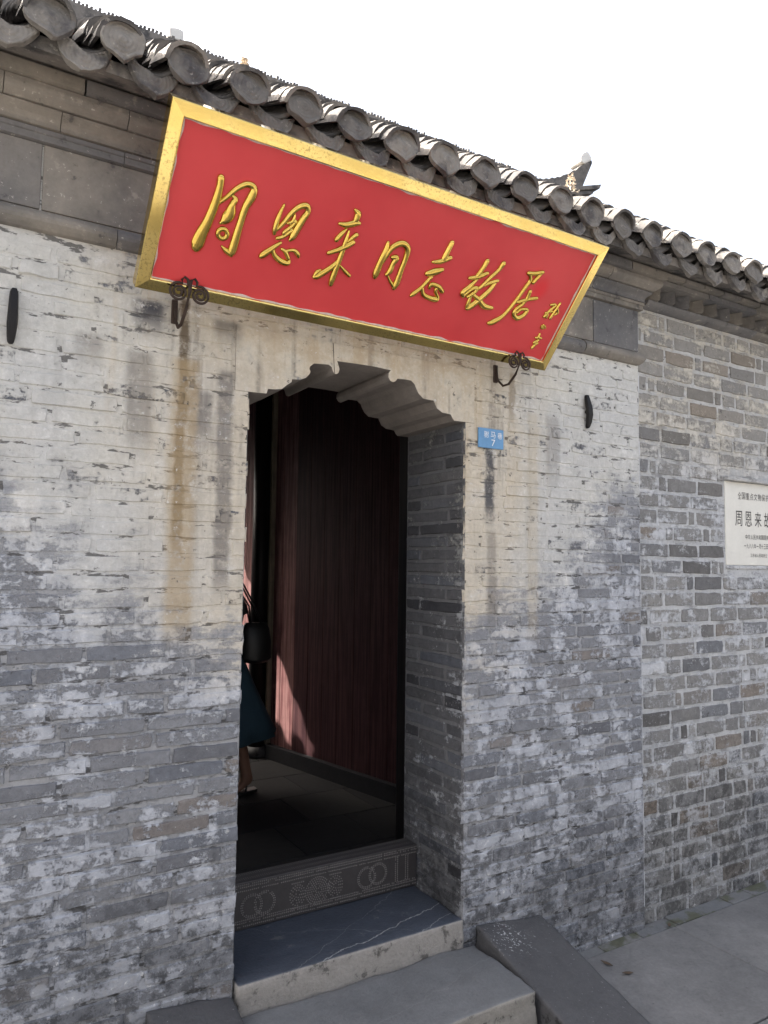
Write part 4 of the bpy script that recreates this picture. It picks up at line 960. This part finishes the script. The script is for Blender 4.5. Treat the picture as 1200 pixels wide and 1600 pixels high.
names = list(J); me = bpy.data.meshes.new('body'); me.from_pydata([J[n][:3] for n in names], [(names.index(a), names.index(b)) for a, b in E_], []); me.materials.append(M_SKIN)
body = link('body', me, per); sk = body.modifiers.new('skin', 'SKIN'); sk.use_smooth_shade = True
for i, n in enumerate(names): me.skin_vertices[0].data[i].radius = J[n][3:5]
me.skin_vertices[0].data[0].use_root = True
ss = body.modifiers.new('sub', 'SUBSURF'); ss.levels = 2; ss.render_levels = 2
def loft(rings, name, mat, parent, n=40, fold=0.0, nf=9, thick=.004):
    v, f = [], []
    for k, (cx, cy, cz, rx, ry, tilt) in enumerate(rings):
        t = k/(len(rings)-1)
        for i in range(n):
            a = i*math.tau/n; w = 1+fold*t*math.sin(nf*a+1.3)+fold*.5*t*math.sin((nf*2+1)*a)
            v.append((cx+rx*w*math.cos(a), cy+ry*w*math.sin(a), cz+tilt*math.cos(a)))
    for k in range(len(rings)-1): f += [(k*n+i, k*n+(i+1) % n, (k+1)*n+(i+1) % n, (k+1)*n+i) for i in range(n)]
    o = link(name, mesh(name, v, [tuple(reversed(q)) for q in f], mat, True), parent); so = o.modifiers.new('cloth', 'SOLIDIFY'); so.thickness = thick; return o
loft([(PX, PY, 1.345, .112, .100, 0), (PX, PY, 1.26, .128, .125, 0), (PX+.012, PY, 1.10, .178, .165, .005), (PX+.035, PY, .90, .245, .20, .012), (PX+.058, PY, .72, .305, .225, .02), (PX+.068, PY, .618, .345, .24, .028)], 'skirt', M_TEAL, per, 48, .045, 8)
loft([(PX, PY, 1.25, .125, .122, 0), (PX, PY, 1.36, .118, .112, 0), (PX-.006, PY, 1.50, .132, .165, 0), (PX-.002, PY, 1.60, .112, .190, 0), (PX-.004, PY, 1.655, .072, .100, 0), (PX-.006, PY, 1.675, .055, .055, 0)][::-1], 'blouse', M_BLACKC, per, 36)
for sg, s in ((-1, 'R'), (1, 'L')):
    a, b = Vector(J['sh'+s][:3]), Vector(J['el'+s][:3]); MB().tube([a+Vector((0, -sg*.03, .012)), a, a.lerp(b, .5), b, b+(b-a)*.05], [.06, .066, .058, .052, .05], 14).build('sleeve', M_BLACKC, per, True)
hv = MB()
for k in range(7):
    t = k/6; hv.add([], [])
loft([(PX+.0, PY, 1.935, .02, .02, 0), (PX+.0, PY, 1.925, .065, .06, -.004), (PX+.005, PY, 1.895, .100, .086, -.012), (PX+.022, PY, 1.84, .102, .094, -.02), (PX+.045, PY, 1.77, .078, .090, 0), (PX+.062, PY, 1.68, .058, .080, 0), (PX+.070, PY, 1.60, .040, .065, 0)][::-1], 'hair', M_HAIR, per, 28)
for sg, ex in ((-1, 0), (1, 0)):
    ey = Vector((PX-.100, PY+sg*.030, 1.833)); MB().tube([ey, ey+Vector((-.010, 0, 0))], [.009, .005], 8).build('eye', M_HAIR, per)
MB().tube([Vector((PX-.092, PY-.022, 1.768)), Vector((PX-.100, PY, 1.768)), Vector((PX-.092, PY+.022, 1.768))], [.003, .005, .003], 6).build('mouth', simple('lips', (.30, .09, .08), .5), per)
for s, yy, zz, dx in (('R', PY-.045, ZF, 0), ('L', PY+.07, ZF, -.44)):
    x1 = PX+.285+dx*.97; x0 = x1-.225; up = .028 if s == 'R' else 0
    so = MB(); so.add([(x0, yy-.035, zz+.001), (x0, yy+.035, zz+.001), (x0+.09, yy+.040, zz+.001), (x1, yy+.030, zz+.004+up*.3), (x1, yy-.030, zz+.004+up*.3), (x0+.09, yy-.040, zz+.001),
                       (x0, yy-.035, zz+.014), (x0, yy+.035, zz+.014), (x0+.09, yy+.040, zz+.016), (x1, yy+.030, zz+.022+up*.3), (x1, yy-.030, zz+.022+up*.3), (x0+.09, yy-.040, zz+.016)],
                      [(5, 4, 3, 2, 1, 0), (6, 7, 8, 9, 10, 11)]+[(i, (i+1) % 6, (i+1) % 6+6, i+6) for i in range(6)]); bevel(so.build('sandal_sole', M_LEATHER, per), .004)
    MB().tube([Vector((x1-.075, yy-.034, zz+.018)), Vector((x1-.055, yy, zz+.078)), Vector((x1-.075, yy+.034, zz+.018))], .006, 6).build('sandal_strap', M_LEATHER, per)

bag = thing('handbag', 'black leather handbag slung behind the walking person', 'handbag', (1.66, PY-.06, 1.06))
bx0, bx1, bz0, bz1, by = 1.535, 1.735, 1.060, 1.300, PY-.07
v = []
for k, (t, w) in enumerate(((0, .86), (.08, 1), (.5, .98), (.85, .84), (1, .66))):
    z = bz0+(bz1-bz0)*t; cx = (bx0+bx1)/2; hw = (bx1-bx0)/2*w; d = (.030, .052, .050, .036, .014)[k]
    v += [(cx+hw*math.cos(a)*(1 if abs(math.cos(a)) < .99 else 1), by+d*math.sin(a)*1.2, z+.012*(1-t)*math.cos(a)**2) for a in [i*math.tau/20 for i in range(20)]]
f = [(k*20+i, k*20+(i+1) % 20, (k+1)*20+(i+1) % 20, (k+1)*20+i) for k in range(4) for i in range(20)]+[tuple(range(19, -1, -1)), tuple(80+i for i in range(20))]
m = MB(); m.add(v, f); bevel(m.build('bag_body', M_LEATHER, bag, True), .004)
for dy in (-.022, .022):
    MB().tube([Vector((1.668, by+dy*.4, 1.290)), Vector((1.615, by+dy, 1.40)), Vector((1.53, by-.02+dy, 1.535)), Vector((PX+.04, PY-.16+dy, 1.660)), Vector((PX-.02, PY-.16+dy, 1.668)), Vector((1.50, by-.03+dy, 1.50)), Vector((1.580, by+dy, 1.40)), Vector((1.600, by+dy*.4, 1.290))], .0055, 8).build('strap', M_LEATHER, bag, True)
